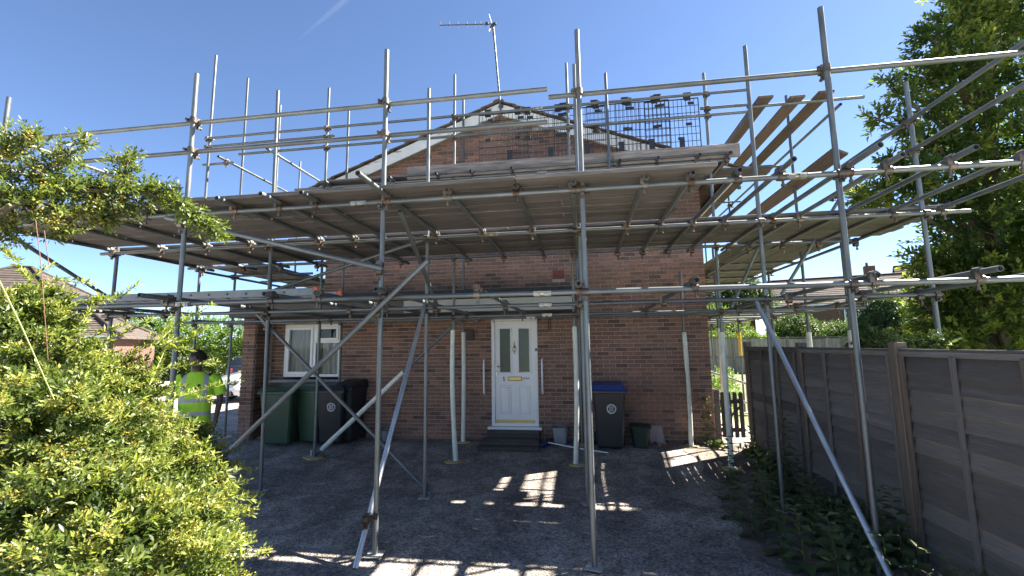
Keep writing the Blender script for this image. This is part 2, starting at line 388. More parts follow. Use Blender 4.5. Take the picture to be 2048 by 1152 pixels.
def farbrick(name, c1=(0.098, 0.044, 0.032), c2=(0.13, 0.062, 0.044)):
    m = bpy.data.materials.new(name); m.use_nodes = True
    nt = m.node_tree; L = nt.links.new; bs = nt.nodes['Principled BSDF']
    g = nd(nt, 'ShaderNodeNewGeometry'); sx = nd(nt, 'ShaderNodeSeparateXYZ'); L(g.outputs['Position'], sx.inputs[0])
    ax = nd(nt, 'ShaderNodeMath', operation='ADD'); L(sx.outputs['X'], ax.inputs[0]); L(sx.outputs['Y'], ax.inputs[1])
    cb = nd(nt, 'ShaderNodeCombineXYZ'); L(ax.outputs[0], cb.inputs[0]); L(sx.outputs['Z'], cb.inputs[1])
    b = nd(nt, 'ShaderNodeTexBrick'); b.inputs['Scale'].default_value = 1.0
    b.inputs['Brick Width'].default_value = 0.225; b.inputs['Row Height'].default_value = 0.075; b.inputs['Mortar Size'].default_value = 0.008
    b.inputs['Color1'].default_value = (*c1, 1); b.inputs['Color2'].default_value = (*c2, 1); b.inputs['Mortar'].default_value = (0.125, 0.108, 0.092, 1)
    L(cb.outputs[0], b.inputs['Vector']); L(b.outputs['Color'], bs.inputs['Base Color']); bs.inputs['Roughness'].default_value = 0.9
    return m
M['farbrick'] = farbrick('far_brickwork')

def tarmac():
    m = bpy.data.materials.new('worn_tarmac'); m.use_nodes = True
    nt = m.node_tree; L = nt.links.new; bs = nt.nodes['Principled BSDF']
    g = nd(nt, 'ShaderNodeNewGeometry'); P = g.outputs['Position']
    v = nd(nt, 'ShaderNodeTexVoronoi'); v.inputs['Scale'].default_value = 58; L(P, v.inputs['Vector'])
    v2 = nd(nt, 'ShaderNodeTexVoronoi'); v2.inputs['Scale'].default_value = 21; L(P, v2.inputs['Vector'])
    n1 = nd(nt, 'ShaderNodeTexNoise'); n1.inputs['Scale'].default_value = 0.75; n1.inputs['Detail'].default_value = 7; n1.inputs['Roughness'].default_value = .65; L(P, n1.inputs['Vector'])
    bw = nd(nt, 'ShaderNodeSeparateColor'); L(v.outputs['Color'], bw.inputs[0])
    chip = nd(nt, 'ShaderNodeMapRange'); chip.inputs['To Min'].default_value = 0.45; chip.inputs['To Max'].default_value = 1.55; L(bw.outputs[0], chip.inputs['Value'])
    bw2 = nd(nt, 'ShaderNodeSeparateColor'); L(v2.outputs['Color'], bw2.inputs[0])
    pale_chip = nd(nt, 'ShaderNodeMapRange', interpolation_type='SMOOTHSTEP'); pale_chip.inputs['From Min'].default_value = .975; pale_chip.inputs['From Max'].default_value = .99; L(bw2.outputs[1], pale_chip.inputs['Value'])  # sparse pale stones among the darker chips
    cr = nd(nt, 'ShaderNodeValToRGB'); e = cr.color_ramp.elements
    e[0].position = .34; e[0].color = (0.165, 0.146, 0.133, 1); e[1].position = .66; e[1].color = (0.35, 0.31, 0.275, 1)
    L(n1.outputs['Fac'], cr.inputs[0])
    sc = nd(nt, 'ShaderNodeVectorMath', operation='SCALE'); L(cr.outputs[0], sc.inputs[0]); L(chip.outputs[0], sc.inputs['Scale'])
    n3 = nd(nt, 'ShaderNodeTexNoise'); n3.inputs['Scale'].default_value = 2.6; n3.inputs['Detail'].default_value = 8; n3.inputs['Roughness'].default_value = .7; n3.inputs['Distortion'].default_value = .6; L(P, n3.inputs['Vector'])
    st3 = nd(nt, 'ShaderNodeMapRange', interpolation_type='SMOOTHSTEP'); st3.inputs['From Min'].default_value = .40; st3.inputs['From Max'].default_value = .60; st3.inputs['To Min'].default_value = .70; st3.inputs['To Max'].default_value = 1.14; L(n3.outputs['Fac'], st3.inputs['Value'])
    mpw = nd(nt, 'ShaderNodeMapping'); mpw.inputs['Scale'].default_value = (1.15, .16, 1); L(P, mpw.inputs['Vector'])
    n4 = nd(nt, 'ShaderNodeTexNoise'); n4.inputs['Scale'].default_value = 1.6; n4.inputs['Detail'].default_value = 5; L(mpw.outputs[0], n4.inputs['Vector'])
    st4 = nd(nt, 'ShaderNodeMapRange'); st4.inputs['From Min'].default_value = .35; st4.inputs['From Max'].default_value = .65; st4.inputs['To Min'].default_value = .86; st4.inputs['To Max'].default_value = 1.14; L(n4.outputs['Fac'], st4.inputs['Value'])
    mm = nd(nt, 'ShaderNodeMath', operation='MULTIPLY'); L(st3.outputs[0], mm.inputs[0]); L(st4.outputs[0], mm.inputs[1])
    sc3 = nd(nt, 'ShaderNodeVectorMath', operation='SCALE'); L(sc.outputs[0], sc3.inputs[0]); L(mm.outputs[0], sc3.inputs['Scale']); sc = sc3
    mx = nd(nt, 'ShaderNodeMix', data_type='RGBA'); L(pale_chip.outputs[0], mx.inputs['Factor']); L(sc.outputs[0], mx.inputs['A']); mx.inputs['B'].default_value = (0.30, 0.28, 0.25, 1)
    L(mx.outputs['Result'], bs.inputs['Base Color']); bs.inputs['Roughness'].default_value = 0.85; bs.inputs['Specular IOR Level'].default_value = .3
    bp = nd(nt, 'ShaderNodeBump'); bp.inputs['Strength'].default_value = .8; bp.inputs['Distance'].default_value = .012
    L(v.outputs['Distance'], bp.inputs['Height']); L(bp.outputs[0], bs.inputs['Normal'])
    return m
M['tarmac'] = tarmac()
M['soil'] = mat('dark_soil', (0.165, 0.140, 0.122), 0.95, 0, 0.4, 5, bump=0.9, bscale=40, second=(0.10, 0.082, 0.07), smask=(.5, .7), sscale=9, detail=9)
M['earth'] = mat('rough_grass', (0.085, 0.110, 0.040), 0.95, 0, 0.35, 0.8, bump=0.8, bscale=30, second=(0.15, 0.125, 0.075), smask=(.5, .7), sscale=0.6, detail=9)
M['path'] = mat('pale_path', (0.34, 0.30, 0.25), 0.9, 0, 0.15, 3, bump=0.3, bscale=40)
# ------------------------------------------------------------------ ground, drive, soil, road
def sheet(name, x0, x1, y0, y1, step, zf, mt, edge=None, **pr):
    nx = max(1, int(round((x1 - x0) / step))); ny = max(1, int(round((y1 - y0) / step)))
    vs = []; fs = []
    for j in range(ny + 1):
        y = y0 + (y1 - y0) * j / ny
        xa, xb = (x0, x1) if edge is None else edge(y)
        for i in range(nx + 1):
            x = xa + (xb - xa) * i / nx
            vs.append((x, y, zf(x, y)))
    for j in range(ny):
        for i in range(nx):
            a = j * (nx + 1) + i
            fs.append((a, a + 1, a + nx + 2, a + nx + 1))
    me = bpy.data.meshes.new(name); me.from_pydata(vs, [], fs); me.polygons.foreach_set('use_smooth', [True] * len(fs)); me.update()
    return ob(name, me, mt, kind='structure', **pr)
def wob(x, y): return 0.006 * sin(x * 1.7 + y * 0.9) + 0.005 * sin(x * 0.6 - y * 2.3 + 1.0)
sheet('ground', -900, 900, -900, 900, 60, lambda x, y: -0.05, M['earth'])
sheet('driveway', -16, 2.9, -6.7, 9.0, 0.3, lambda x, y: gz(x, y) + wob(x, y), M['tarmac'])
sheet('bounce_paving', -40, 40, -13.2, -6.7, 1.5, lambda x, y: wob(x, y) * smooth01((y + 9) / 2.3), M['bounce_paving'])  # unseen apron, brought close and paled to bounce sun onto the shaded front
sheet('road', -60, 60, -20, -13.2, 4, lambda x, y: -0.03, M['bounce_paving'])
sheet('back_road', -60, -7.2, 9.0, 15.0, 3, lambda x, y: 0.06, M['bounce_paving'])
def soil_edge(y): return (1.62 + 0.14 * sin(y * 2.1) + 0.10 * sin(y * 5.3 + 1) + 0.25 * smooth01((y + 2.6) / 2.0), 2.86)
sheet('soil_bed', 1.6, 2.86, -9.5, -0.2, 0.16, lambda x, y: gz(x, y) + wob(x, y) + 0.006 + soil_h(x) + 0.012 * sin(x * 9 + y * 7) * smooth01((x - 1.8) / .4), M['soil'], edge=soil_edge)
sheet('garden_path', 2.34, 3.5, 0.35, 9.5, 0.5, lambda x, y: 0.09, M['path'])
sheet('garden_lawn', 3.5, 34, 0.2, 21, 1.5, lambda x, y: 0.06 + 0.02 * sin(x) * sin(y * .7), M['earth'])

# ------------------------------------------------------------------ the brick house
APX, APZ, SL = -1.5, 6.75, 0.385
house = thing('brick_house', 'red-brown brick house, white front door, behind the scaffold', 'house', (-1.5, 0.1, 0))
WY0, WY1 = 0.008, 0.26
w = MB()
for a, b, c, d in ((-6.75, -6.14, -0.2, 2.6), (-6.14, -4.87, -0.2, 1.25), (-6.14, -4.87, 2.38, 2.6), (-4.87, -1.72, -0.2, 2.6), (-1.72, -0.82, -0.2, 0.30), (-1.72, -0.82, 2.42, 2.6), (-0.82, 2.32, -0.2, 2.6)):
    w.span((a, WY0, c), (b, WY1, d))
xl, xr = -5.28, 2.32
w.prism([(xl, WY0, 2.6), (xr, WY0, 2.6), (xr, WY0, APZ - SL * (xr - APX)), (APX, WY0, APZ), (xl, WY0, APZ - SL * (APX - xl))], (0, WY1 - WY0, 0))
mbo('wall', w, M['mortar'], house)
w = MB()
w.prism([(xl, WY1, 2.62), (xr, WY1, -0.1), (xr, WY1, APZ - SL * (xr - APX) - 0.02), (APX, WY1, APZ - 0.02), (xl, WY1, APZ - SL * (APX - xl) - 0.02)], (0, 8.2, 0))
w.span((-6.75, WY1, -0.1), (-6.5, 5.0, 2.5)); w.span((-6.5, 4.7, -0.1), (-5.28, 5.0, 2.5))
mbo('side_wall', w, M['farbrick'], house)
# room behind the window, kept dark
w = MB(); w.span((-6.5, 1.9, 0.1), (-4.5, 1.95, 2.5)); w.span((-6.5, WY1, 0.05), (-4.5, 1.95, 0.1)); w.span((-4.5, WY1, 0.05), (-4.46, 1.95, 2.5))
mbo('inner_wall', w, M['dark'], house)

def in_rect(x0, x1, z0, z1, r): return x1 > r[0] and x0 < r[1] and z1 > r[2] and z0 < r[3]
HOLES = [(-1.725, -0.815, 0.28, 2.425), (-6.145, -4.865, 1.245, 2.385), (-0.505, -0.265, 3.155, 3.335), (-6.8, -0.1, 2.56, 2.86), (-6.9, -6.42, -1, 3)]
bricks = []
NCOURSE = 90
for k in range(NCOURSE):
    z0 = 0.03 + 0.075 * k; z1 = z0 + 0.065
    xa = -6.74 if z1 < 2.6 else -5.28
    off = 0.0 if k % 2 == 0 else -0.1125
    x = 2.318
    first = True
    while x > xa + 0.03:
        L = 0.1025 if (first and k % 2) else 0.215
        first = False
        x1, x0 = x, max(x - L, xa)
        x = x0 - 0.010
        # split a brick at an opening instead of dropping it whole
        segs = [(x0, x1)]
        for r in HOLES:
            ns = []
            for a, b in segs:
                if in_rect(a, b, z0 + .01, z1 - .01, r):
                    if a < r[0] - 0.02: ns.append((a, r[0]))
                    if b > r[1] + 0.02: ns.append((r[1], b))
                else: ns.append((a, b))
            segs = ns
        for a, b in segs:
            lim = APZ - 0.03 - SL * max(abs(a - APX), abs(b - APX))
            if z1 > lim or b - a < 0.03: continue
            bricks.append((a, b, z0, z1))
camp = Vector((0, -8.7, 1.9))
def bt():
    r = RND.random()
    return RND.uniform(0.0, 0.2) if r < 0.14 else (RND.uniform(0.85, 1.0) if r > 0.95 else RND.uniform(0.3, 0.72))
full = sorted([b for b in bricks if abs(b[1] - b[0] - 0.215) < 0.004], key=lambda b: (Vector(((b[0] + b[1]) / 2, 0, b[2])) - camp).length)
single = set(full[:298])
BM = []
for i in range(10):
    m = MB(); m.box((0, 0, 0), (0.215, 0.036, 0.065), None, [0.05, 0.15, 0.32, 0.4, 0.46, 0.52, 0.58, 0.64, 0.7, 0.92][i])
    BM.append(m.mesh('brick', True)); BM[-1].materials.append(M['brick'])
st = MB()
for b in bricks:
    y = 0.016 + RND.uniform(-0.0022, 0.0022)
    c = ((b[0] + b[1]) / 2, y, (b[2] + b[3]) / 2)
    if b in single:
        rot = RY(RND.uniform(-.006, .006)) @ RX(RND.uniform(-.02, .02))
        r = RND.random()
        i = RND.choice((0, 1)) if r < 0.14 else (9 if r > 0.96 else RND.randint(2, 8))
        ob('brick', BM[i], None, house, T(*c) @ rot)
    else:
        st.box(c, (b[1] - b[0], 0.036, b[3] - b[2]), None, bt())
# pillar under the flat roof at the left end
pc = MB(); pc.span((-6.76, -0.42, -0.1), (-6.50, 0.006, 2.48)); mbo('pillar_core', pc, M['mortar'], house)
for k in range(33):
    z = 0.03 + 0.075 * k + 0.0325
    if k % 2:
        st.box((-6.63, -0.425, z), (0.275, 0.03, 0.065), None, bt())
        for yy in (-0.32, -0.13): st.box((-6.495, yy + 0.03, z), (0.03, 0.17, 0.065), None, bt())
    else:
        st.box((-6.70, -0.425, z), (0.125, 0.03, 0.065), None, bt()); st.box((-6.564, -0.425, z), (0.125, 0.03, 0.065), None, bt())
        st.box((-6.495, -0.295, z), (0.03, 0.21, 0.065), None, bt()); st.box((-6.495, -0.09, z), (0.03, 0.17, 0.065), None, bt())
mbo('brickwork', st, M['brick'], house, tints=True, kind='stuff')

# barge boards, soffit, tiles
BZ = 6.80
for s, xe in ((-1, -5.95), (1, 2.95)):
    e = BZ - SL * abs(xe - APX)
    w = MB(); g = 0.002 * s
    w.prism([(APX + g, -0.165, BZ), (xe, -0.165, e), (xe, -0.165, e - 0.20), (xe - s * 0.22, -0.165, e - 0.20 + SL * 0.22 - .03), (APX + g, -0.165, BZ - 0.235)], (0, 0.03, 0))
    mbo('barge_board', w, M['bargepaint'], house)
    w = MB()
    w.prism([(APX + g, -0.13, BZ - 0.21), (xe, -0.13, e - 0.19), (xe, -0.13, e - 0.175), (APX + g, -0.13, BZ - 0.19)], (0, 0.135, 0))
    mbo('soffit', w, M['fascia'], house)
    # eaves: fascia and gutter along the side
    w = MB(); w.span((xe - 0.012, -0.13, e - 0.19), (xe + 0.012, 8.3, e - 0.03)); mbo('eaves_fascia', w, M['upvc'], house)
    w = MB(); w.tube((xe + s * 0.065, -0.16, e - 0.06), (xe + s * 0.065, 8.35, e - 0.06), 0.055, 12, wall=0.004); mbo('gutter', w, M['dark'], house)
    ang = atan2(SL, 1) * s
    slen = abs(xe - APX) / cos(ang) + 0.12
    n = 14; gauge = slen / n
    tm = MB(); tm.box((0, 0, 0), (gauge + 0.075, 0.33, 0.03)); tmesh = tm.mesh('roof_tile', bevel=0.004)
    rows = MB()
    for i in range(n):
        dd = (i + 0.5) * gauge
        x = APX + s * dd * cos(ang); z = BZ + 0.045 - dd * sin(abs(ang))
        rot = RY(ang - s * (0.055) + RND.uniform(-.012, .012))
        ob('roof_tile', tmesh, M['tile'], house, T(x, -0.055 + RND.uniform(-.008, .008), z) @ rot)
        rows.box((x, 4.22, z), (gauge + 0.075, 8.2, 0.03), RY(ang - s * 0.055).to_3x3())
    mbo('roof', rows, M['tile'], house, kind='stuff')
rt = MB()
rt.prism([(APX + 0.115 * cos(t), 0, 0.055 * sin(t)) for t in [pi * i / 8 for i in range(9)]], (0, 0.44, 0))
rtm = rt.mesh('ridge_tile')
for i in range(19):
    ob('ridge_tile', rtm, M['tile'], house, T(0, -0.20 + 0.445 * i, BZ + 0.03 + RND.uniform(-.004, .004)))

# flat canopy over door and window
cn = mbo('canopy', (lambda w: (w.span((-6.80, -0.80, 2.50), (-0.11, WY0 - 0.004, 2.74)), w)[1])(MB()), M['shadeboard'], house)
w = MB(); w.span((-3.2, -0.822, 2.505), (-0.10, -0.803, 2.735)); mbo('canopy_fascia', w, M['fascia'], cn, bevel=0.003)
w = MB(); w.span((-6.84, -0.85, 2.742), (-0.07, WY0 - 0.004, 2.90)); mbo('felt_edge', w, M['felt'], cn, bevel=0.006)
w = MB(); w.span((-6.78, WY1 + .01, 2.52), (-5.3, 5.0, 2.80)); mbo('flat_roof', w, M['felt'], house)

# front door
door = mbo('door', (lambda w: (w.span((-1.655, 0.030, 0.43), (-0.885, 0.075, 2.355)), w)[1])(MB()), M['upvc'], house)
w = MB()
w.frame(-1.72, -0.82, 0.37, 2.42, -0.012, 0.09, 0.062)
w.span((-1.655, 0.0, 2.352), (-0.885, 0.03, 2.358)); mbo('door_frame', w, M['upvc_frame'], house, bevel=0.004)
w = MB(); w.span((-1.79, -0.095, 0.318), (-0.76, 0.02, 0.366)); mbo('door_sill', w, M['upvc'], house, bevel=0.006)
w = MB(); w.span((-1.64, -0.004, 0.434), (-0.90, 0.028, 0.478)); mbo('threshold', w, M['gold'], door)
for x0 in (-1.555, -1.185):
    x1 = x0 + 0.20
    w = MB(); w.span((x0, 0.022, 1.38), (x1, 0.0285, 2.21)); mbo('pane', w, M['glass_green'], door)
    w = MB(); w.frame(x0 - 0.032, x1 + 0.032, 1.348, 2.242, 0.010, 0.0295, 0.03); mbo('pane_bead', w, M['upvc'], door, bevel=0.006)
for x0 in (-1.565, -1.195):
    x1 = x0 + 0.22
    w = MB(); w.frame(x0, x1, 0.585, 1.13, 0.020, 0.0295, 0.018); w.span((x0 + 0.045, 0.018, 0.63), (x1 - 0.045, 0.0295, 1.085))
    mbo('door_panel', w, M['upvc'], door, bevel=0.006)
w = MB(); w.frame(-1.405, -1.135, 1.215, 1.290, 0.008, 0.029, 0.008); mbo('letterbox_rim', w, M['dark'], door)
w = MB(); w.span((-1.396, 0.012, 1.223), (-1.144, 0.029, 1.282)); w.span((-1.375, 0.009, 1.236), (-1.165, 0.012, 1.268)); mbo('letterbox', w, M['gold'], door, bevel=0.002)
w = MB()
w.lathe([(0.0, -0.03), (0.026, -0.03), (0.028, -0.012), (0.02, 0.0)], 12, (-1.272, -0.002, 1.86), 'Y')
w.path([(-1.272 + 0.036 * sin(t), -0.006, 1.815 + 0.04 * cos(t)) for t in [2 * pi * i / 12 for i in range(13)]], 0.006, 6)
w.path([(-1.272, 0.02, 1.90), (-1.272, 0.0, 1.93), (-1.272, 0.015, 1.965)], [0.014, 0.012, 0.004], 6)
w.path([(-1.272, 0.015, 1.775), (-1.272, 0.0, 1.745), (-1.272, 0.02, 1.72)], [0.008, 0.01, 0.004], 6)
mbo('knocker', w, M['gold'], door)
w = MB(); w.span((-1.645, 0.008, 1.33), (-1.612, 0.029, 1.56)); w.tube((-1.63, 0.01, 1.485), (-1.63, -0.035, 1.485), 0.011, 8); w.path([(-1.63, -0.035, 1.485), (-1.58, -0.042, 1.487), (-1.505, -0.040, 1.483)], [0.012, 0.011, 0.009], 8)
hd = mbo('handle', w, M['chrome'], door)
w = MB(); w.span((-1.634, 0.004, 1.385), (-1.622, 0.009, 1.42)); mbo('keyhole', w, M['dark'], door)
w = MB(); w.span((-1.492, 0.018, 1.215), (-1.476, 0.029, 1.285)); w.span((-1.503, 0.018, 1.210), (-1.465, 0.029, 1.219)); w.bar((-1.484, 0.0235, 1.287), (-1.503, 0.0235, 1.268), 0.011, 0.010, (0, 1, 0))
mbo('house_number', w, M['ink'], door)
w = MB()
for i in range(9): w.span((-1.098 + i * 0.0125, 0.022, 1.252 + 0.004 * sin(i * 2.1)), (-1.091 + i * 0.0125, 0.0292, 1.272 + 0.008 * cos(i * 1.7)))
w.span((-1.10, 0.022, 1.246), (-0.985, 0.0290, 1.250)); w.path([(-1.098, 0.026, 1.28), (-1.10, 0.026, 1.24), (-1.088, 0.026, 1.232)], 0.003, 4)
mbo('script_mark', w, M['grey_plastic'], door)
for x0 in (-1.695, -0.868):
    w = MB(); w.span((x0, -0.022, 2.345), (x0 + 0.03, -0.0125, 2.405)); mbo('frame_cap', w, M['chrome'], house)
w = MB(); w.span((-0.868, -0.036, 1.70), (-0.823, -0.013, 1.83)); db = mbo('doorbell', w, M['upvc'], house, bevel=0.004)
w = MB(); w.span((-0.864, -0.041, 1.775), (-0.827, -0.0365, 1.826)); mbo('doorbell_lens', w, M['dark'], db)

# window in the left wall
win = mbo('window', (lambda w: (w.frame(-6.135, -4.875, 1.30, 2.375, -0.004, 0.065, 0.055), w.span((-5.49, -0.002, 1.355), (-5.43, 0.063, 2.32)), w.span((-5.43, -0.002, 1.99), (-4.93, 0.063, 2.045)), w)[3])(MB()), M['upvc_frame'], house)
w = MB(); w.frame(-6.078, -5.492, 1.357, 2.318, -0.020, 0.055, 0.05); mbo('casement', w, M['upvc'], win, bevel=0.006)
w = MB(); w.frame(-5.428, -4.932, 2.047, 2.318, -0.020, 0.055, 0.045); mbo('fanlight', w, M['upvc'], win, bevel=0.006)
for a, b, c, d in ((-6.03, -5.54, 1.405, 2.27), (-5.385, -4.975, 2.09, 2.275), (-5.43, -4.93, 1.355, 1.99)):
    w = MB(); w.span((a, 0.018, c), (b, 0.030, d)); mbo('pane', w, M['glass'], win)
w = MB(); w.span((-6.38, -0.13, 1.195), (-4.70, 0.02, 1.25)); mbo('window_sill', w, M['concrete'], house, bevel=0.008)
def curtain(x0, x1, z0, z1, y):
    vs = []; n = int((x1 - x0) / 0.012)
    for i in range(n + 1):
        x = x0 + (x1 - x0) * i / n
        dy = 0.018 * sin(x * 62 + 1.5 * sin(x * 9)) + 0.008 * sin(x * 23)
        vs += [(x, y + dy, z0), (x, y + dy * 0.8, z1)]
    fs = [(2 * i, 2 * i + 2, 2 * i + 3, 2 * i + 1) for i in range(n)]
    m = MB(); m.add(vs, fs, True); return m
mbo('curtain', curtain(-6.05, -5.52, 1.36, 2.32, 0.10), M['curtain'], win)
mbo('curtain', curtain(-5.32, -4.90, 1.36, 2.02, 0.11), M['curtain'], win)

# small fittings on the wall
ab = MB(); ab.span((-0.50, 0.004, 3.16), (-0.27, 0.03, 3.33))
abo = mbo('air_brick', ab, M['dark'], house)
w = MB()
for i in range(10): w.span((-0.498 + i * 0.0242, -0.004, 3.162), (-0.486 + i * 0.0242, 0.0035, 3.328))
for i in range(7): w.span((-0.499, -0.0055, 3.162 + i * 0.0255), (-0.271, 0.0025, 3.174 + i * 0.0255))
mbo('grille', w, M['terracotta'], abo)
w = MB(); w.lathe([(0.0, -0.14), (0.045, -0.14), (0.055, -0.06), (0.03, -0.02), (0.045, 0.0)], 12, (-2.02, -0.06, 2.48)); w.span((-2.05, -0.06, 2.40), (-1.99, 0.0, 2.46)); mbo('wall_lamp', w, M['grey_plastic'], house)
w = MB(); w.span((-2.28, -0.07, 2.0), (-2.06, 0.0, 2.20)); mbo('meter_box', w, M['rubber'], house, bevel=0.006)
for xx in (-0.60, -0.56):
    w = MB(); w.tube((xx, -0.012, 2.16), (xx, -0.012, 2.49), 0.008, 6); mbo('cable', w, M['dark'], house)

# step ramp under the door
rp = thing('threshold_ramp', 'brown stepped ramp lying below the white front door', 'ramp', (-1.28, -0.4, 0.05))
for i, (zt, ya, yb, fl) in enumerate(((0.305, -0.29, -0.006, 0.01), (0.225, -0.54, -0.294, 0.045), (0.140, -0.78, -0.544, 0.09))):
    w = MB(); xa, xb = -1.75 - fl, -0.79 + fl * 0.2
    w.prism([(xa, ya, 0.03), (xb, ya, 0.03), (xb, ya, zt - 0.03), (xa + .01, ya, zt - 0.03)], (0, yb - ya, 0))
    mbo('tread_block', w, M['rubber'], rp)
    w = MB(); w.span((xa - 0.01, ya - 0.03, zt - 0.028), (xb + 0.005, yb, zt)); mbo('tread', w, M['rubber'], rp, bevel=0.008)

# grab rails either side of the door
for x, lb in ((-1.86, 'white grab rail on the brick wall beside the door handle'), (-0.735, 'white grab rail on the brick wall below the doorbell')):
    g = thing('grab_rail', lb, 'grab rail', (x, 0, 1.3), group='grab rails beside the door')
    w = MB(); w.path([(x, -0.012, 1.62), (x, -0.06, 1.61), (x, -0.075, 1.56), (x, -0.075, 1.04), (x, -0.06, 0.99), (x, -0.012, 0.98)], 0.017, 10); mbo('rail', w, M['upvc'], g)
    for z in (1.62, 0.98):
        w = MB(); w.lathe([(0.0, -0.014), (0.034, -0.014), (0.042, -0.004), (0.042, 0.0)], 16, (x, -0.002, z), 'Y'); mbo('flange', w, M['upvc'], g)

# TV aerial on the gable
tv = thing('tv_aerial', 'television aerial with horizontal boom on a mast above the gable', 'aerial', (-1.45, -0.2, 6.58))
w = MB(); w.tube((-1.445, -0.20, 6.50), (-1.60, -0.20, 8.58), 0.020, 8); mbo('mast', w, M['steel'], tv)
w = MB()
for i in range(14):
    t = 0.25 + i * 0.052; w.tube((-1.445 - 0.155 * t, -0.2, 6.50 + 2.08 * t), (-1.445 - 0.155 * (t + .006), -0.2, 6.50 + 2.08 * (t + .006)), 0.0225, 8)
mbo('mast_band', w, M['dark'], tv)
w = MB(); w.box((-1.45, -0.185, 6.60), (0.09, 0.04, 0.05)); w.box((-1.452, -0.185, 6.72), (0.09, 0.04, 0.04)); mbo('bracket', w, M['coupler'], tv)
w = MB(); w.tube((-1.52, -0.21, 8.545), (-2.72, -0.30, 8.60), 0.010, 8); mbo('boom', w, M['aerial'], tv)
for t in (0.985, 0.83, 0.68, 0.52, 0.38, 0.28, 0.19, 0.155):
    x, y, z = -1.52 - 1.2 * t, -0.21 - .09 * t, 8.545 + .055 * t
    w = MB(); w.tube((x, y, z - 0.075), (x, y, z + 0.078), 0.0065, 6); mbo('element', w, M['aerial'], tv)
w = MB(); w.box((-1.72, -0.22, 8.575), (0.06, 0.04, 0.06)); w.box((-1.56, -0.21, 8.55), (0.07, 0.05, 0.05)); mbo('balun', w, M['dark'], tv, bevel=0.008)
w = MB(); w.bar((-1.62, -0.2, 8.55), (-1.66, -0.32, 8.70), 0.008, 0.03); w.bar((-1.62, -0.2, 8.55), (-1.66, -0.34, 8.30), 0.008, 0.03); w.bar((-1.61, -0.2, 8.54), (-1.60, -0.05, 8.66), 0.008, 0.03); w.bar((-1.62, -0.2, 8.53), (-1.64, -.06, 8.38), 0.008, 0.03)
mbo('reflector', w, M['aerial'], tv)
# ------------------------------------------------------------------ the scaffold: one clamped structure
scf = thing('scaffold', 'grey tube scaffold with boarded lifts standing round the brick house front', 'scaffold', (-1.9, -3.0, 0))
R_T = 0.0242
COUP = []     # coupler places: (point, axis a, axis b)
def tube(kind, p0, p1, mt='steel', r=R_T, wall=0.0035, n=14):
    p0, p1 = Vector(p0), Vector(p1)
    m = MB(); L = (p1 - p0).length
    m.tube((-L / 2, 0, 0), (L / 2, 0, 0), r, n, wall=wall)
    return mbo(kind, m, M[mt], scf, align(p0, p1) @ RX(RND.uniform(0, 6.28)))
def jit(s=0.006): return RND.uniform(-s, s)
# standards: x, y, foot, head
R1, R2, R3, R4 = -4.55, -3.0, -1.35, -0.3
ROW1 = [(-6.75, 4.95), (-4.17, 4.97), (-1.92, 5.0), (0.06, 4.98), (2.26, 4.92)]
ROW2 = [(-6.85, 4.75), (-4.33, 5.70), (-1.995, 5.49), (0.03, 5.63), (2.19, 5.64), (3.955, 4.96)]
ROW3 = [(-7.0, 7.70), (-4.53, 6.75), (-2.10, 6.75), (-0.09, 6.75), (2.155, 6.32)]
ROW4 = [(-7.15, 7.88), (-4.71, 6.87), (-2.21, 6.87), (2.46, 6.95)]
feet = []
def stand(x, y, z1, z0=None, dx=0.0):
    z = (gz(x, y) + 0.012) if z0 is None else z0
    tube('standard', (x + dx, y, z), (x + jit(), y + jit(), z1))
    if z0 is None: feet.append((x + dx, y))
for x, z in ROW1: stand(x, R1, z)
for x, z in ROW2: stand(x, R2, z, None, 0.06 if x == -4.33 else 0.0)
for x, z in ROW3: stand(x, R3, z)
for x, z in ROW4: stand(x, R4, z)
stand(-6.42, -0.15, 7.25)
stand(1.82, R4, 3.18)
stand(0.56, -1.50, 6.40, 4.72)
stand(-0.02, R4, 3.6); 
# returns round both sides of the house
for x, y, z in ((-7.05, 1.55, 6.7), (-5.72, 1.6, 6.4), (-7.05, 3.8, 6.9), (-5.72, 3.8, 6.6), (-7.05, 6.0, 6.9), (2.92, 1.5, 4.0), (3.86, -0.3, 6.36), (4.05, 1.6, 3.6), (4.05, 3.7, 6.5), (2.95, 3.7, 6.3), (4.05, 6.2, 6.5), (2.95, 6.2, 6.3), (3.95, -1.35, 3.7)):
    stand(x, y, z)

def ledger(kind, y, z, x0, x1, xs, off=-0.05, joints=()):
    cuts = [x0] + list(joints) + [x1]
    for a, b in zip(cuts, cuts[1:]):
        tube(kind, (a + 0.003, y + off, z + jit(.003)), (b - 0.003, y + off, z + jit(.003)))
    for x in xs:
        if x0 - .02 < x < x1 + .02: COUP.append((Vector((x, y + off / 2, z)), 'X', off))
    for j in joints: SPIG.append((j, y + off, z))
SPIG = []
X1 = [a for a, b in ROW1]; X2 = [a for a, b in ROW2]; X3 = [a for a, b in ROW3]; X4 = [a for a, b in ROW4]
# lift one at 2.35 m, lift two at 3.33 m
ledger('ledger', R1, 2.365, -7.0, 4.6, X1, joints=(-4.05, -0.33))
ledger('ledger', R1, 3.325, -7.1, 4.7, X1, joints=(-2.15, 1.9))
ledger('ledger', R2, 2.395, -6.95, 4.0, X2, joints=(-0.42,))
ledger('ledger', R2, 3.335, -7.08, 4.4, X2, joints=(-1.1,))
ledger('ledger', R3, 2.375, -7.2, 4.15, X3, joints=(-0.52,))
ledger('ledger', R3, 3.39, -7.2, 4.15, X3, joints=(1.1,))
ledger('ledger', R4, 2.40, -7.3, 3.95, X4, joints=(-.9,))
ledger('ledger', R4, 3.40, -7.3, -5.35, X4)
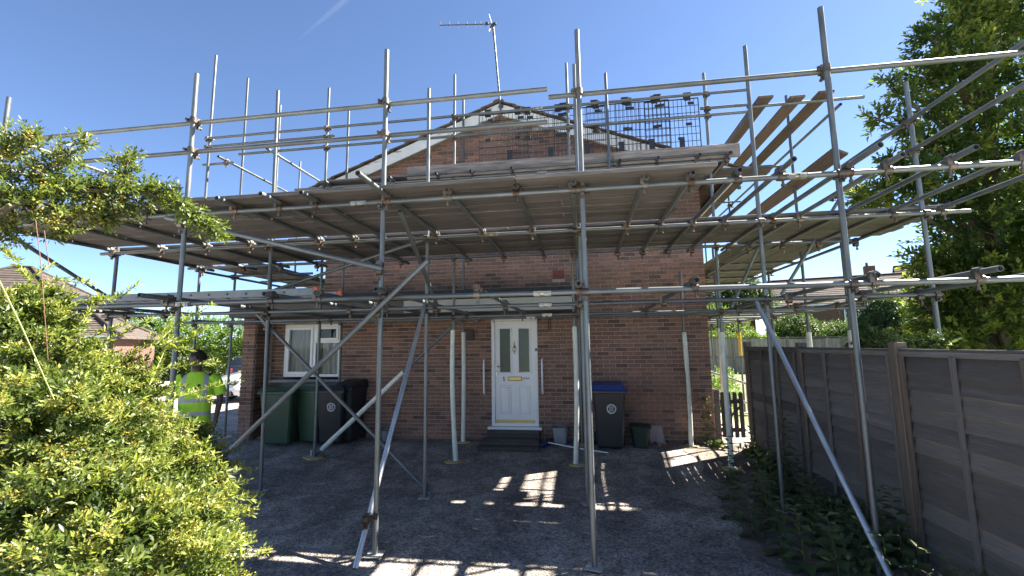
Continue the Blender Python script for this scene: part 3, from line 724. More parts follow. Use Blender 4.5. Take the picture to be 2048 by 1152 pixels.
# gable lift
ledger('ledger', R3, 4.78, -5.1, 2.35, X3, joints=(-3.55, -.55))
ledger('ledger', R4, 4.78, -4.85, 2.6, X4)
# guard rails
ledger('guard_rail', R1, 4.42, -6.78, -0.245, X1, off=0.05)
ledger('guard_rail', R1, 4.075, -6.9, -0.25, X1, off=0.05)
ledger('guard_rail', R1, 4.33, -0.24, 4.3, X1, off=0.052)
ledger('guard_rail', R3, 5.935, -7.05, 2.80, X3, joints=(-.6,))
ledger('guard_rail', R3, 5.76, -7.02, -4.36, X3)
ledger('guard_rail', R3, 5.56, -6.3, 2.80, X3, joints=(-.62,))
ledger('guard_rail', R3, 5.68, 2.05, 2.80, X3)
ledger('transom', R3, 5.665, 2.78, 4.50, [], off=0.0)
# end rails along the two short ends and the returns
def yrail(kind, x, z, y0, y1, ys, off=0.05):
    tube(kind, (x + off, y0, z + jit(.003)), (x + off, y1, z + jit(.003)))
    for y in ys: COUP.append((Vector((x + off / 2, y, z)), 'Y', off))
yrail('guard_rail', -6.80, 4.455, -4.7, -1.2, (R1, R2, R3))
yrail('guard_rail', -6.80, 4.08, -4.6, -1.2, (R1, R2, R3))
yrail('guard_rail', 3.955, 4.455, -5.3, -1.3, (R2, R3), off=-0.05)
yrail('guard_rail', 3.955, 4.095, -5.3, -1.3, (R2, R3), off=-0.05)
yrail('guard_rail', -7.05, 5.50, -1.5, 6.2, (), off=0.4)
for y in (R3 + .05, 1.60, 3.85):
    tube('transom', (-7.15, y, 5.45), (-6.5, y, 5.45)); COUP.append((Vector((-6.65, y, 5.475)), 'C', 0))
yrail('guard_rail', -5.60, 5.58, -1.5, 6.2, (1.6, 3.8), off=-0.05)
for x, off in ((-7.05, -0.05), (-5.72, 0.05)):
    yrail('ledger', x, 3.36, -1.3, 6.3, (1.55, 3.8), off); yrail('ledger', x, 2.42, -1.3, 6.3, (1.55, 3.8), off)
for x, off in ((2.85, -0.05), (4.05, 0.05)):
    yrail('ledger', x, 3.37, -1.5, 6.6, (1.6, 3.7, 6.2), off); yrail('ledger', x, 2.43, -1.5, 6.6, (1.6, 3.7, 6.2), off)
    yrail('ledger', x, 5.53, -1.45, 6.6, (3.7, 6.2), off)
# transoms across the decks
def transom(x, z, y0, y1, dx=0.0, ys=(R1, R2, R3)):
    tube('transom', (x, y0, z), (x + dx, y1, z + jit(.004)))
    for y in ys:
        if y0 < y - .05 < y1: COUP.append((Vector((x + dx * (y - y0) / (y1 - y0), y - 0.05, z - 0.025)), 'C', 0))
for x, y0 in ((-6.9, -4.85), (-6.05, -4.75), (-5.3, -4.8), (-4.6, -4.78), (-3.53, -4.86), (-3.02, -4.90), (-2.62, -4.86), (-1.85, -5.22), (-1.22, -4.67), (-0.56, -4.67), (-0.02, -4.67), (0.63, -4.67), (1.03, -4.70), (1.42, -4.69), (1.78, -4.86), (2.32, -5.03), (2.62, -4.80), (3.1, -4.85), (3.62, -4.80), (4.12, -4.86)):
    transom(x, 3.385 if x > -6.95 else 3.4, y0, -1.15 + RND.uniform(-.06, .1))
for x, y0, y1, dx in ((-6.55, -4.7, -2.6, 0.02), (-5.9, -4.7, -2.6, 0.0), (-4.25, -4.92, -1.2, -0.05), (-3.06, -4.72, -2.7, 0.0), (-2.55, -4.66, -1.2, 0.03), (-1.86, -4.80, -0.2, 0.0), (-0.95, -4.66, -1.2, 0.04), (0.0, -4.72, -0.2, 0.0), (1.0, -4.70, -1.2, 0.03), (2.42, -4.66, 0.2, 0.0), (3.18, -4.80, 0.3, 0.05), (3.78, -4.7, 0.3, 0.0)):
    transom(x, 2.43, y0, y1, dx)
for x in (-4.4, -3.2, -2.36, -1.75, -1.05, 0.72, 1.32, 1.95, 2.4):
    transom(x, 4.83, -1.58, -0.2, 0.0, (R3, R4))
for y in (0.6, 1.5, 2.6, 3.7, 4.9, 6.0):
    for xa, xb in ((-7.25, -5.45), (2.75, 4.25)):
        tube('transom', (xa, y, 3.415), (xb, y, 3.415))
        tube('transom', (xa, y + .12, 2.47), (xb, y + .12, 2.47))
for y in (1.2, 3.6, 6.1): tube('transom', (2.75, y, 5.585), (4.3, y, 5.585))

# braces
def brace(p0, p1, mt='steel'): return tube('brace', p0, p1, mt)
brace((-1.41, -4.655, 2.705), (-4.30, -4.655, 0.09))
COUP.append((Vector((-1.93, -4.60, 2.24)), 'C', 0))
brace((-4.30, -4.655, 3.285), (-1.86, -4.655, 2.64))
COUP.append((Vector((-4.17, -4.60, 3.25)), 'C', 0)); COUP.append((Vector((-1.92, -4.60, 2.66)), 'C', 0))
brace((-4.64, -2.945, 2.50), (-1.935, -2.945, 0.03))
COUP.append((Vector((-2.0, -2.97, 0.12)), 'C', 0)); COUP.append((Vector((-4.33, -2.97, 2.2)), 'C', 0))
brace((-1.985, -4.79, 0.0), (-2.005, -3.055, 2.43), 'newsteel')
COUP.append((Vector((-1.955, -4.65, 0.36)), 'X', -.05))
brace((-4.56, -1.295, 0.06), (-2.02, -1.295, 2.335))
brace((2.06, -3.06, 2.36), (2.20, -4.95, -0.02), 'newsteel')
brace((3.98, -1.40, 4.06), (3.02, -1.42, 2.60))
brace((-2.04, -2.945, 3.34), (-4.30, -2.945, 2.70))
brace((-1.76, -4.50, 3.26), (-1.84, -2.95, 2.36))
brace((-6.85, -4.64, 3.49), (-6.87, -2.30, 2.28))
brace((-6.90, -2.93, 2.05), (-7.35, -3.9, 1.25))
brace((2.75, -1.42, 3.34), (2.30, -1.40, 2.42))

# stub of a stray tube stacked on the lower lift, swivelled
tube('transom', (-2.9, -1.9, 2.47), (-1.7, -2.25, 2.47)); tube('transom', (-5.2, -2.6, 2.47), (-3.6, -1.5, 2.46))
# couplers
def coupler_mesh(kind):
    m = MB()
    if kind in 'XY':
        m.tube((0, 0.025, -0.026), (0, 0.025, 0.026), 0.033, 12)
        m.tube((-0.026, -0.025, 0), (0.026, -0.025, 0), 0.033, 12)
        m.box((0.046, 0.03, 0.0), (0.045, 0.016, 0.034)); m.tube((0.050, -0.03, 0.002), (0.050, 0.055, 0.002), 0.008, 6); m.tube((0.050, 0.04, 0.002), (0.050, 0.062, 0.002), 0.014, 6)
        m.box((0.0, -0.03, -0.046), (0.034, 0.016, 0.045)); m.tube((0.0, -0.065, -0.05), (0.0, 0.012, -0.05), 0.008, 6); m.tube((0.0, -0.07, -0.05), (0.0, -0.045, -0.05), 0.014, 6)
    else:
        m.tube((-0.026, 0, -0.03), (0.026, 0, -0.03), 0.032, 12)
        m.tube((0, -0.026, 0.028), (0, 0.026, 0.028), 0.032, 12)
        m.tube((0.012, 0.0, -0.10), (0.012, 0.0, -0.05), 0.009, 6); m.tube((0.012, 0, -0.105), (0.012, 0, -0.085), 0.015, 6)
        m.box((0.03, 0.02, 0.0), (0.03, 0.03, 0.06))
    me = m.mesh('coupler'); me.materials.append(M['coupler']); return me
CM = {k: coupler_mesh(k) for k in 'XC'}
for p, k, off in COUP[:290]:
    if k == 'X': mt = T(*p) @ (I4 if off < 0 else RZ(pi))
    elif k == 'Y': mt = T(*p) @ RZ(-pi / 2 if off < 0 else pi / 2)
    else: mt = T(*p) @ RZ(RND.choice((0, pi)))
    o = ob('coupler', CM['C' if k == 'C' else 'X'], None, scf, mt @ (RZ(RND.uniform(-.12, .12)) if k == 'C' else I4) @ Matrix.Scale(1.12, 4))
# sleeve couplers on the ledger joints
m = MB(); m.tube((-0.08, 0, 0), (0.08, 0, 0), 0.029, 14)
for s in (-1, 1):
    m.box((s * 0.045, -0.036, -0.012), (0.055, 0.02, 0.034)); m.tube((s * 0.045, -0.052, -0.012), (s * 0.045, -0.03, -0.012), 0.013, 8)
m.box((0, -0.030, 0.012), (0.17, 0.012, 0.012))
sm = m.mesh('sleeve_coupler', bevel=0.002); sm.materials.append(M['brightcoupler'])
for p in SPIG: ob('sleeve_coupler', sm, None, scf, T(*p))

# feet: steel base plates, some on yellow sole pads
def foot(x, y, pad, rz=0.0):
    z = gz(x, y) + 0.012
    if pad:
        m = MB(); m.prism([(0.15 * cos(t) * (1.0 if i % 2 else 0.92), 0.11 * sin(t), 0) for i, t in enumerate([2 * pi * (k + .5) / 8 for k in range(8)])], (0, 0, 0.022))
        mbo('sole_pad', m, M['solepad'], scf, T(x, y, z - 0.012) @ RZ(rz))
        z += 0.012
    m = MB(); m.box((0, 0, 0.004), (0.15, 0.15, 0.006)); m.tube((0, 0, 0.008), (0, 0, 0.10), 0.019, 10)
    mbo('base_plate', m, M['plate'], scf, T(x, y, z) @ RZ(rz), bevel=0.002)
for i, (x, y) in enumerate(feet): foot(x, y, y > -2.0, RND.uniform(-.5, .5))
foot(-4.62, -1.295, True, 0.2)

# white and yellow foam sleeves on the tubes people walk past
def sleeve(p0, p1, mt='sleeve', bow=0.0, r=0.039):
    p0, p1 = Vector(p0), Vector(p1); n = 8
    pts = [p0 + (p1 - p0) * (i / n) + Vector((bow * sin(pi * i / n * 0.9) , -0.2 * abs(bow) * sin(pi * i / n), 0)) for i in range(n + 1)]
    m = MB(); m.path(pts, [r * (1 + 0.04 * sin(i * 2.3)) for i in range(n + 1)], 14)
    mbo('tube_sleeve', m, M[mt], scf)
sleeve((-2.05, -1.36, 0.06), (-2.10, -1.35, 2.16), bow=-0.035)
sleeve((-2.21, -0.30, 0.12), (-2.21, -0.30, 2.15), bow=0.012)
sleeve((-0.13, -1.36, 0.06), (-0.10, -1.35, 2.18), bow=0.03)
sleeve((2.155, -1.35, 0.06), (2.155, -1.35, 2.05))
sleeve((1.83, -0.30, 0.12), (1.82, -0.30, 2.08), bow=0.015)
sleeve((-4.44, -1.295, 0.165), (-2.99, -1.295, 1.465))
sleeve((3.86, -0.3, 1.2), (3.86, -0.3, 2.05)); sleeve((3.95, -1.35, 0.1), (3.95, -1.35, 2.05))
sleeve((4.05, 3.7, 1.55), (4.05, 3.7, 2.14), 'yellow'); sleeve((2.92, 1.5, 0.3), (2.92, 1.5, 2.2), 'sleeve', r=0.03)

# boards
def board(x0, x1, y, z, along='X', th=0.038, wd=0.225, mt='board', kind='scaffold_board', rz=0.0, rx=0.0):
    L = abs(x1 - x0)
    m = MB(); m.box((0, 0, 0), (L, wd, th))
    c = (x0 + x1) / 2
    mm = (T(c, y, z) if along == 'X' else T(y, c, z) @ RZ(pi / 2)) @ RZ(rz) @ RX(rx)
    return mbo(kind, m, M[mt], scf, mm, bevel=0.004)
def strip(y, z, x0, x1, cuts, dz=0.0):
    xs = [x0] + list(cuts) + [x1]
    for a, b in zip(xs, xs[1:]):
        board(a + 0.004, b - 0.004, y + jit(.004), z + jit(.003) + dz, rz=jit(.0012), rx=jit(.008))
zb = 3.385 + R_T + 0.020
for k in range(7):
    y = -4.645 + 0.236 * k
    strip(y, zb, -7.10 + jit(.06), 1.16 + jit(.07), (-3.75 + .5 * (k % 2), -0.55 + 0.4 * (k % 2)))
for k in range(6):
    y = -2.83 + 0.236 * k
    strip(y, zb, -7.12 + jit(.06), 4.36 + jit(.06), (-4.4 + .6 * (k % 2), -1.2 + 0.5 * (k % 2), 1.45 + .5 * (k % 2)) if k > 0 else (-4.1, -0.9, 1.6))
zb = 4.83 + R_T + 0.020
for k in range(5):
    strip(-1.36 + 0.233 * k, zb, -4.62 + jit(.06), (2.5 if k < 3 else 3.36) + jit(.08), (-2.2 + .5 * (k % 2), 0.6 + .3 * (k % 2)))  # rear boards lengthened past the deck end to block stray sun
for x, xa in ((-6.9, 0), (-6.66, 1), (-6.42, 0), (-6.18, 1), (-5.94, 0)):
    for a, b in ((-1.3 + .3 * xa, 2.4), (2.41, 6.3)): board(a, b, x, 3.415 + .045 + jit(.004), 'Y', rx=jit(.01))
for x in (2.625, 2.855, 3.06, 3.32, 3.55, 3.78, 4.01):
    for a, b in ((-1.35 + jit(.1), 2.4), (2.41, 6.3)): board(a, b, x, 3.415 + .045 + jit(.004), 'Y', rx=jit(.01))
for x, a, b in ((3.02, -1.50, 2.3), (3.52, -1.42, 2.5), (3.90, -1.50, 3.3)):
    board(a, b, x, 5.74, 'Y', rx=jit(.01), mt='brownboard'); board(b + .01, 6.4, x, 5.74, 'Y', rx=jit(.01), mt='brownboard')
board(-1.75, 3.2, 3.86, 4.66, 'Y', rx=0.5, kind='toe_board', mt='brownboard')
# toe boards on edge
for a, b in ((-2.93, 0.62), (0.63, 2.60)):
    m = MB(); m.box((0, 0, 0), (b - a, 0.038, 0.225)); mbo('toe_board', m, M['toe'], scf, T((a + b) / 2, -1.415, 4.925), bevel=0.004)

# brick guards hung behind the gable guard rail
gm = MB()
W_, H_ = 0.86, 0.98
for i in range(14):
    x = -W_ / 2 + W_ * i / 13; gm.box((x, 0, 0), (0.014 if i % 13 == 0 else 0.007, 0.012, H_))
for j in range(9):
    z = -H_ / 2 + H_ * j / 8; gm.box((0, 0.0015, z), (W_, 0.0105, 0.016 if j % 8 == 0 else 0.007))
gmesh = gm.mesh('grid'); gmesh.materials.append(M['dark'])
hm = MB(); hm.box((0, 0, 0), (0.105, 0.016, 0.13)); hm.box((0, 0.035, 0.072), (0.125, 0.085, 0.014)); hm.box((0.0, 0.07, 0.03), (0.1, 0.012, 0.08))
hmesh = hm.mesh('hook', bevel=0.003); hmesh.materials.append(M['dark'])
pm = MB(); pm.box((0, 0, 0), (0.10, 0.012, 0.05)); pmesh = pm.mesh('clip_plate', bevel=0.003); pmesh.materials.append(M['dark'])
tm = MB(); tm.box((0, 0, 0), (0.085, 0.010, 0.22)); tmesh2 = tm.mesh('foot_tag', bevel=0.003); tmesh2.materials.append(M['dark'])
gl = ['black mesh brick guard in front of the gable, leftmost of the row', 'black mesh brick guard below the aerial side of the gable, second from left', 'black mesh brick guard behind the tallest front standard', 'black mesh brick guard against the white barge board on the right slope', 'black mesh brick guard against the sky above the right eaves', 'black mesh brick guard at the right end of the toe board']
for i, x in enumerate((-1.22, -0.52, 0.10, 0.66, 1.14, 1.62)):
    y = -1.33 + 0.016 * (i % 2)
    g = thing('brick_guard', gl[i], 'brick guard', (x, y, 5.0), group='brick guards hung on the gable guard rail')
    ob('grid', gmesh, None, g, T(x, y, 5.45 - 0.012 * (i % 3)) @ RY(jit(.012)))
    for dx in (-0.27, 0.26):
        ob('hook', hmesh, None, g, T(x + dx, y - 0.01, 5.955 - .01 * (i % 2)))
        ob('clip_plate', pmesh, None, g, T(x + dx + .05, y - 0.012, 5.83)); ob('clip_plate', pmesh, None, g, T(x + dx, y - 0.012, 5.47))
    ob('foot_tag', tmesh2, None, g, T(x + 0.12, y - 0.075, 5.09))
    ob('clip_plate', pmesh, None, g, T(x + 0.12, y - 0.03, 5.22))

# ladder lying on the lower lift
ld = thing('ladder', 'aluminium ladder with orange end caps lying along the lower lift', 'ladder', (-4.4, -3.5, 2.5))
for k, (y, xa, xb) in enumerate(((-3.62, -6.75, -3.23), (-3.22, -6.75, -3.14))):
    w = MB(); w.span((xa, y - 0.014, 2.535), (xb, y + 0.014, 2.63)); mbo('stile', w, M['alu'], ld, bevel=0.004)
    w = MB(); w.span((xb + .001, y - 0.024, 2.52), (xb + 0.060, y + 0.024, 2.645)); mbo('end_cap', w, M['orange'], ld, bevel=0.012)
for i in range(14):
    x = -6.55 + i * 0.262
    if x < -3.25:
        w = MB(); w.tube((x, -3.605, 2.583), (x, -3.235, 2.583), 0.016, 8); w.tube((x, -3.6362, 2.583), (x, -3.634, 2.583), 0.014, 10)
        mbo('rung', w, M['dark'] if False else M['alu'], ld)
for i in range(12):
    x = -6.5 + i * 0.262
    if x < -3.25:
        w = MB(); w.tube((x, -3.6385, 2.583), (x, -3.6345, 2.583), 0.015, 10); mbo('rung_hole', w, M['dark'], ld)
# ------------------------------------------------------------------ bins and clutter on the drive
def bin_(name, label, x, y, rz, body, lid, w=0.56, h=1.0, logo=False, group='wheeled bins by the house wall', cat='wheelie bin'):
    z = gz(x, y) + 0.012
    b = thing(name, label, cat, (x, y, z), rz, group)
    Mr = WM[b.name]
    # local: front towards -Y
    d0, d1 = 0.50, 0.68
    m = MB()
    wb = w * 0.80
    q = [(-wb / 2, -d0 / 2, 0.03), (wb / 2, -d0 / 2, 0.03), (wb / 2, d0 / 2 - .06, 0.03), (-wb / 2, d0 / 2 - .06, 0.03)]
    t = [(-w / 2, -d1 / 2, h * .93), (w / 2, -d1 / 2, h * .93), (w / 2, d1 / 2, h * .93), (-w / 2, d1 / 2, h * .93)]
    m.add(q + t, [(3, 2, 1, 0), (4, 5, 6, 7), (0, 1, 5, 4), (1, 2, 6, 5), (2, 3, 7, 6), (3, 0, 4, 7)])
    mbo('body', m, M[body], b, Mr, bevel=0.03)
    m = MB(); m.span((-w / 2 - 0.025, -d1 / 2 - 0.028, h * .905), (w / 2 + 0.025, d1 / 2 + 0.02, h * .955)); mbo('rim', m, M[body], b, Mr, bevel=0.01)
    m = MB()
    m.add([(-w / 2 - 0.03, -d1 / 2 - .045, h * .957), (w / 2 + .03, -d1 / 2 - .045, h * .957), (w / 2 + .03, d1 / 2 + .03, h * .957), (-w / 2 - .03, d1 / 2 + .03, h * .957),
           (-w / 2 + .02, -d1 / 2 + .03, h * 1.035), (w / 2 - .02, -d1 / 2 + .03, h * 1.035), (w / 2 - .01, d1 / 2, h * 1.06), (-w / 2 + .01, d1 / 2, h * 1.06)],
          [(3, 2, 1, 0), (4, 5, 6, 7), (0, 1, 5, 4), (1, 2, 6, 5), (2, 3, 7, 6), (3, 0, 4, 7)])
    mbo('lid', m, M[lid], b, Mr, bevel=0.015)
    m = MB(); m.tube((-w / 2 + .05, d1 / 2 + .07, h * .97), (w / 2 - .05, d1 / 2 + .07, h * .97), 0.016, 8)
    for s in (-1, 1): m.span((s * (w / 2 - .08) - .02, d1 / 2 + .02, h * .94), (s * (w / 2 - .08) + .02, d1 / 2 + .08, h * .985))
    mbo('handle', m, M[body], b, Mr)
    for s in (-1, 1):
        m = MB(); m.tube((s * (w / 2 - .055), d0 / 2 - .02, 0.10), (s * (w / 2), d0 / 2 - .02, 0.10), 0.10, 16); mbo('wheel', m, M['tyre'], b, Mr)
    if logo:
        yf = lambda zz: -(d0 / 2 + (d1 - d0) / 2 * ((zz - .03) / (h * .93 - .03))) - 0.003
        m = MB()
        for ph, ex in ((0.3, 1.0), (1.5, .97), (2.6, 1.03)):
            pts = []
            for k in range(33):
                a = 2 * pi * k / 32; r = 0.070 * ex + 0.008 * cos(3 * a + ph * 2)
                zz = 0.66 * h + r * sin(a); pts.append((0.03 + r * cos(a) + 0.006 * sin(ph), yf(zz) - 0.001, zz))
            m.path(pts, 0.0042, 5)
        mbo('ring_print', m, M['white_print'], b, Mr)
        m = MB()
        for i, zz in enumerate((0.687, 0.660, 0.633)):
            zz *= h
            for j in range(5):
                xx = 0.03 - 0.036 + j * 0.0155; m.box((xx + .005, yf(zz), zz), (0.011, 0.003, 0.016 if (i + j) % 3 else 0.013))
        mbo('label_print', m, M['white_print'], b, Mr)
    return b
bin_('wheelie_bin', 'green wheelie bin beside the brick pillar, lid slightly raised', -5.64, -0.62, 0.12, 'bin_green', 'bin_green', 0.60, 1.04)
bin_('wheelie_bin', 'green wheelie bin under the window, between a green and a black bin', -5.05, -0.42, -0.30, 'bin_green', 'bin_green', 0.56, 1.03)
bin_('wheelie_bin', 'black wheelie bin with white ring print, below the window', -4.66, -0.46, 0.10, 'bin_black', 'bin_black', 0.52, 1.04, True)
bin_('wheelie_bin', 'plain black bin against the wall right of the window', -4.44, -0.30, 0.0, 'bin_black', 'bin_black', 0.34, 1.08)
bin_('wheelie_bin', 'black wheelie bin with a blue lid and white ring print', 0.455, -0.42, -0.02, 'bin_black', 'bin_blue', 0.54, 1.04, True)
def tub(name, label, cat, x, y, r0, r1, h, mt, sq=True, lid=False):
    z = gz(x, y) + 0.012
    b = thing(name, label, cat, (x, y, z), RND.uniform(-.2, .2)); Mr = WM[b.name]
    m = MB(); n = 16
    ring = lambda r, zz: [((r * (abs(cos(a)) ** .45) * (1 if cos(a) > 0 else -1)) if sq else r * cos(a), (r * (abs(sin(a)) ** .45) * (1 if sin(a) > 0 else -1)) if sq else r * sin(a), zz) for a in [2 * pi * (k + .5) / n for k in range(n)]]
    prof = [(r0, 0), (r1, h), (r1 + .012, h), (r1 + .012, h - .03), (r1 + .004, h - .03)]
    vs = []
    for r, zz in prof[:3]: vs += ring(r, zz)
    vs += ring(r1 - .008, h) + ring(r0 - .01, 0.02)
    fs = []
    for i in range(4):
        for k in range(n): fs.append((i * n + k, i * n + (k + 1) % n, (i + 1) * n + (k + 1) % n, (i + 1) * n + k))
    fs.append(tuple(reversed(range(n)))); fs.append(tuple(range(4 * n, 5 * n)))
    m.add(vs, fs); mbo('tub', m, M[mt], b, Mr)
    m = MB(); m.path([(-r1 - .01, 0, h - .03), (-r1 * .8, -.03, h + .02), (0, -.05, h + .035), (r1 * .8, -.03, h + .02), (r1 + .01, 0, h - .03)] if not lid else [(-r1, -r1 - .01, h - .05), (0, -r1 - .03, h - .09), (r1, -r1 - .01, h - .05)], 0.006, 6); mbo('handle', m, M[mt], b, Mr)
    if lid:
        m = MB(); m.span((-r1 - .02, -r1 - .02, h + .002), (r1 + .02, r1 + .02, h + .03)); mbo('lid', m, M[mt], b, Mr, bevel=.01)
tub('food_caddy', 'small dark green food caddy right of the blue-lidded bin', 'caddy', 0.98, -0.36, 0.13, 0.165, 0.33, 'caddy', True, True)
tub('bucket', 'grey plastic bucket beside the wall right of the ramp', 'bucket', -0.40, -0.26, 0.11, 0.145, 0.30, 'grey_plastic', True)
tub('plant_pot', 'small blue-grey pot by the wall right of the black bins', 'plant pot', -3.72, -0.30, 0.07, 0.10, 0.20, 'grey_plastic', False)
sl = thing('stone_slab', 'broken pale slab leaning on the brick wall', 'slab', (1.32, -0.1, 0.1))
m = MB(); m.prism([(1.17, -0.16, 0.12), (1.26, -0.15, 0.17), (1.33, -0.17, 0.11), (1.44, -0.17, 0.10), (1.39, -0.03, 0.42), (1.17, -0.03, 0.41)], (0.0, 0.024, 0.01)); mbo('slab', m, M['stone'], sl, bevel=.004)
for i in range(9):
    a = RND.uniform(0.95, 1.5); yy = RND.uniform(-.42, -.15)
    m = MB(); m.box((0, 0, 0), (RND.uniform(.03, .09), RND.uniform(.03, .07), RND.uniform(.02, .04)))
    mbo('fragment', m, M['stone' if i % 3 == 0 else 'terracotta'], sl, T(a, yy, gz(a, yy) + .03) @ RZ(RND.uniform(0, 3)) @ RX(RND.uniform(-.3, .3)), bevel=.004)
br = thing('broom', 'broom with blue bristles and white handle lying on the drive', 'broom', (-0.62, -0.42, 0.09))
m = MB(); m.path([(-0.62, -0.42, 0.17), (-0.1, -0.62, 0.125), (0.40, -0.82, 0.105)], 0.011, 8); mbo('handle', m, M['upvc'], br)
m = MB(); m.box((0, 0, .055), (0.30, 0.05, 0.035)); mbo('head', m, M['bin_blue'], br, T(-0.66, -0.40, 0.10) @ RZ(1.15), bevel=.006)
m = MB()
for i in range(60): 
    xx = RND.uniform(-.145, .145); yy = RND.uniform(-.02, .02); m.bar((xx, yy, 0.04), (xx * 1.08, yy * 2.2 - .01, -0.005), 0.008, 0.008)
mbo('bristles', m, M['broom'], br, T(-0.66, -0.40, 0.10) @ RZ(1.15), kind='stuff')

# ------------------------------------------------------------------ fence down the right side
FX = 2.78
fe = thing('garden_fence', 'brown lapped panel fence along the right side of the drive', 'fence', (FX, -4, 0))
def fence_panel(y0, y1, ztop=1.80, zbot=0.06, cols=4):
    n = 13; L = y1 - y0
    for k in range(n):
        z = zbot + (ztop - 0.06 - zbot) * k / n
        h = (ztop - zbot) / n + 0.030
        wav = 0.004 * sin(k * 2.7 + y0)
        m = MB(); seg = 6
        vs = []
        for i in range(seg + 1):
            y = y0 + L * i / seg; dz = wav * sin(i * 1.4 + k) + RND.uniform(-.003, .003)
            vs += [(FX - 0.034, y, z + dz), (FX + 0.012, y, z + h), (FX + 0.019, y, z + h), (FX - 0.022, y, z + dz)]
        fs = []
        for i in range(seg):
            a = 4 * i
            for j in range(4): fs.append((a + j, a + 4 + j, a + 4 + (j + 1) % 4, a + (j + 1) % 4))
        fs += [(0, 1, 2, 3), (4 * seg + 3, 4 * seg + 2, 4 * seg + 1, 4 * seg)]
        m.add(vs, fs)
        # local frame with the grain along X
        R = T(0, 0, 0) @ RZ(pi / 2)
        me = m.mesh('slat'); me.transform(R.inverted()); 
        ob('slat', me, M['fence'], fe, R)
    for i in range(cols):
        y = y0 + 0.035 + (L - 0.07) * i / (cols - 1)
        p0, p1 = (FX - 0.047, y, zbot - .01), (FX - 0.040, y + jit(.01), ztop - 0.035)
        m = MB(); LL = (Vector(p1) - Vector(p0)).length; m.box((0, 0, 0), (LL, 0.038, 0.022)); mbo('batten', m, M['fencepost' if i % 2 else 'fence'], fe, align(p0, p1) @ RX(pi / 2), bevel=.002)
    for s in (-1, 1):
        m = MB(); m.box((0, 0, 0), (L, 0.030, 0.045)); mbo('rail', m, M['fence'], fe, T(FX + s * 0.024 + .004, (y0 + y1) / 2, ztop - 0.02) @ RZ(pi / 2), bevel=.003)
    m = MB(); m.box((0, 0, 0), (L, 0.075, 0.018)); mbo('capping', m, M['fence'], fe, T(FX + .004, (y0 + y1) / 2, ztop + 0.014) @ RZ(pi / 2), bevel=.003)
posts = [-0.55, -2.38, -4.21, -6.04, -7.87, -9.7]
for a, b in zip(posts, posts[1:]): fence_panel(b + 0.055, a - 0.055)
for i, y in enumerate(posts):
    m = MB(); h = 1.88 + (.0 if i else .02); m.box((0, 0, 0), (h + .15, 0.098, 0.098)); mbo('post', m, M['fence' if i == 1 else 'fencepost'], fe, T(FX - (0.005 if i != 1 else -.02), y, h / 2 - .075) @ RY(-pi / 2), bevel=.006)

# ------------------------------------------------------------------ garden gate and what lies behind it
ga = thing('garden_gate', 'low dark picket gate between the brick wall and the fence', 'gate', (2.62, 0.15, 0.1))
for i, x in enumerate((2.52, 2.625, 2.73, 2.83)):
    m = MB(); m.prism([(x - .036, 0.13, 0.20), (x + .036, 0.13, 0.20), (x + .036, 0.13, 0.96), (x + .022, .13, 1.0), (x - .022, .13, 1.0), (x - .036, 0.13, 0.96)], (0, 0.02, 0)); mbo('picket', m, M['gatewood'], ga, bevel=.003)
for z in (0.33, 0.83):
    m = MB(); m.span((2.46, 0.152, z - .035), (2.88, 0.185, z + .035)); mbo('gate_rail', m, M['gatewood'], ga, bevel=.003)
m = MB(); m.bar((2.48, 0.168, 0.40), (2.86, 0.168, 0.78), 0.03, 0.05, (0, 1, 0)); mbo('gate_brace', m, M['gatewood'], ga)
m = MB(); m.span((2.345, 0.02, 0.0), (2.435, 0.11, 1.06)); mbo('gate_post', m, M['fencepost'], ga, bevel=.006)
hr = thing('garden_handrail', 'galvanised handrail beside the sunny path behind the gate', 'handrail', (2.9, 3, 0))
for z in (0.72, 1.12):
    m = MB(); m.tube((2.78, 5.2, z + .25), (3.42, 1.4, z - .10), 0.024, 10); mbo('rail', m, M['newsteel'], hr)
for y in (1.5, 3.3, 5.1):
    x = 3.42 - 0.64 * (y - 1.4) / 3.8; m = MB(); m.tube((x, y, 0.05), (x, y, 1.03 + .092 * (y - 1.4)), 0.024, 10); mbo('rail_post', m, M['newsteel'], hr)

bf = thing('back_fence', 'pale silvered close-board fence across the end of the garden', 'fence', (12, 20, 0))
x = 3.0
m = MB()
while x < 27:
    w_ = 0.125 + RND.uniform(-.01, .01); t = RND.random(); hz = 1.98 + jit(.012) + 0.05 * sin(int((x - 3) / 3.0) * 1.7)
    m.box((x + w_ / 2, 20 + RND.uniform(-.006, .006), hz / 2 + .1), (w_ - .006, 0.02, hz), None, t); x += w_
mbo('boards', m, M['greyfence'], bf, tints=True, kind='stuff')
for k in range(9):
    x = 3 + 3 * k; m = MB(); m.span((x - .06, 19.90, 0.05), (x + .06, 19.98, 2.2)); mbo('post', m, M['greyfence'], bf)
    m = MB(); m.span((x + .06, 19.93, 2.10), (x + 2.94, 20.03, 2.15)); mbo('capping', m, M['greyfence'], bf)
    m = MB(); m.span((x + .062, 19.94, 0.95), (x + 2.938, 19.985, 1.05)); mbo('rail', m, M['greyfence'], bf)

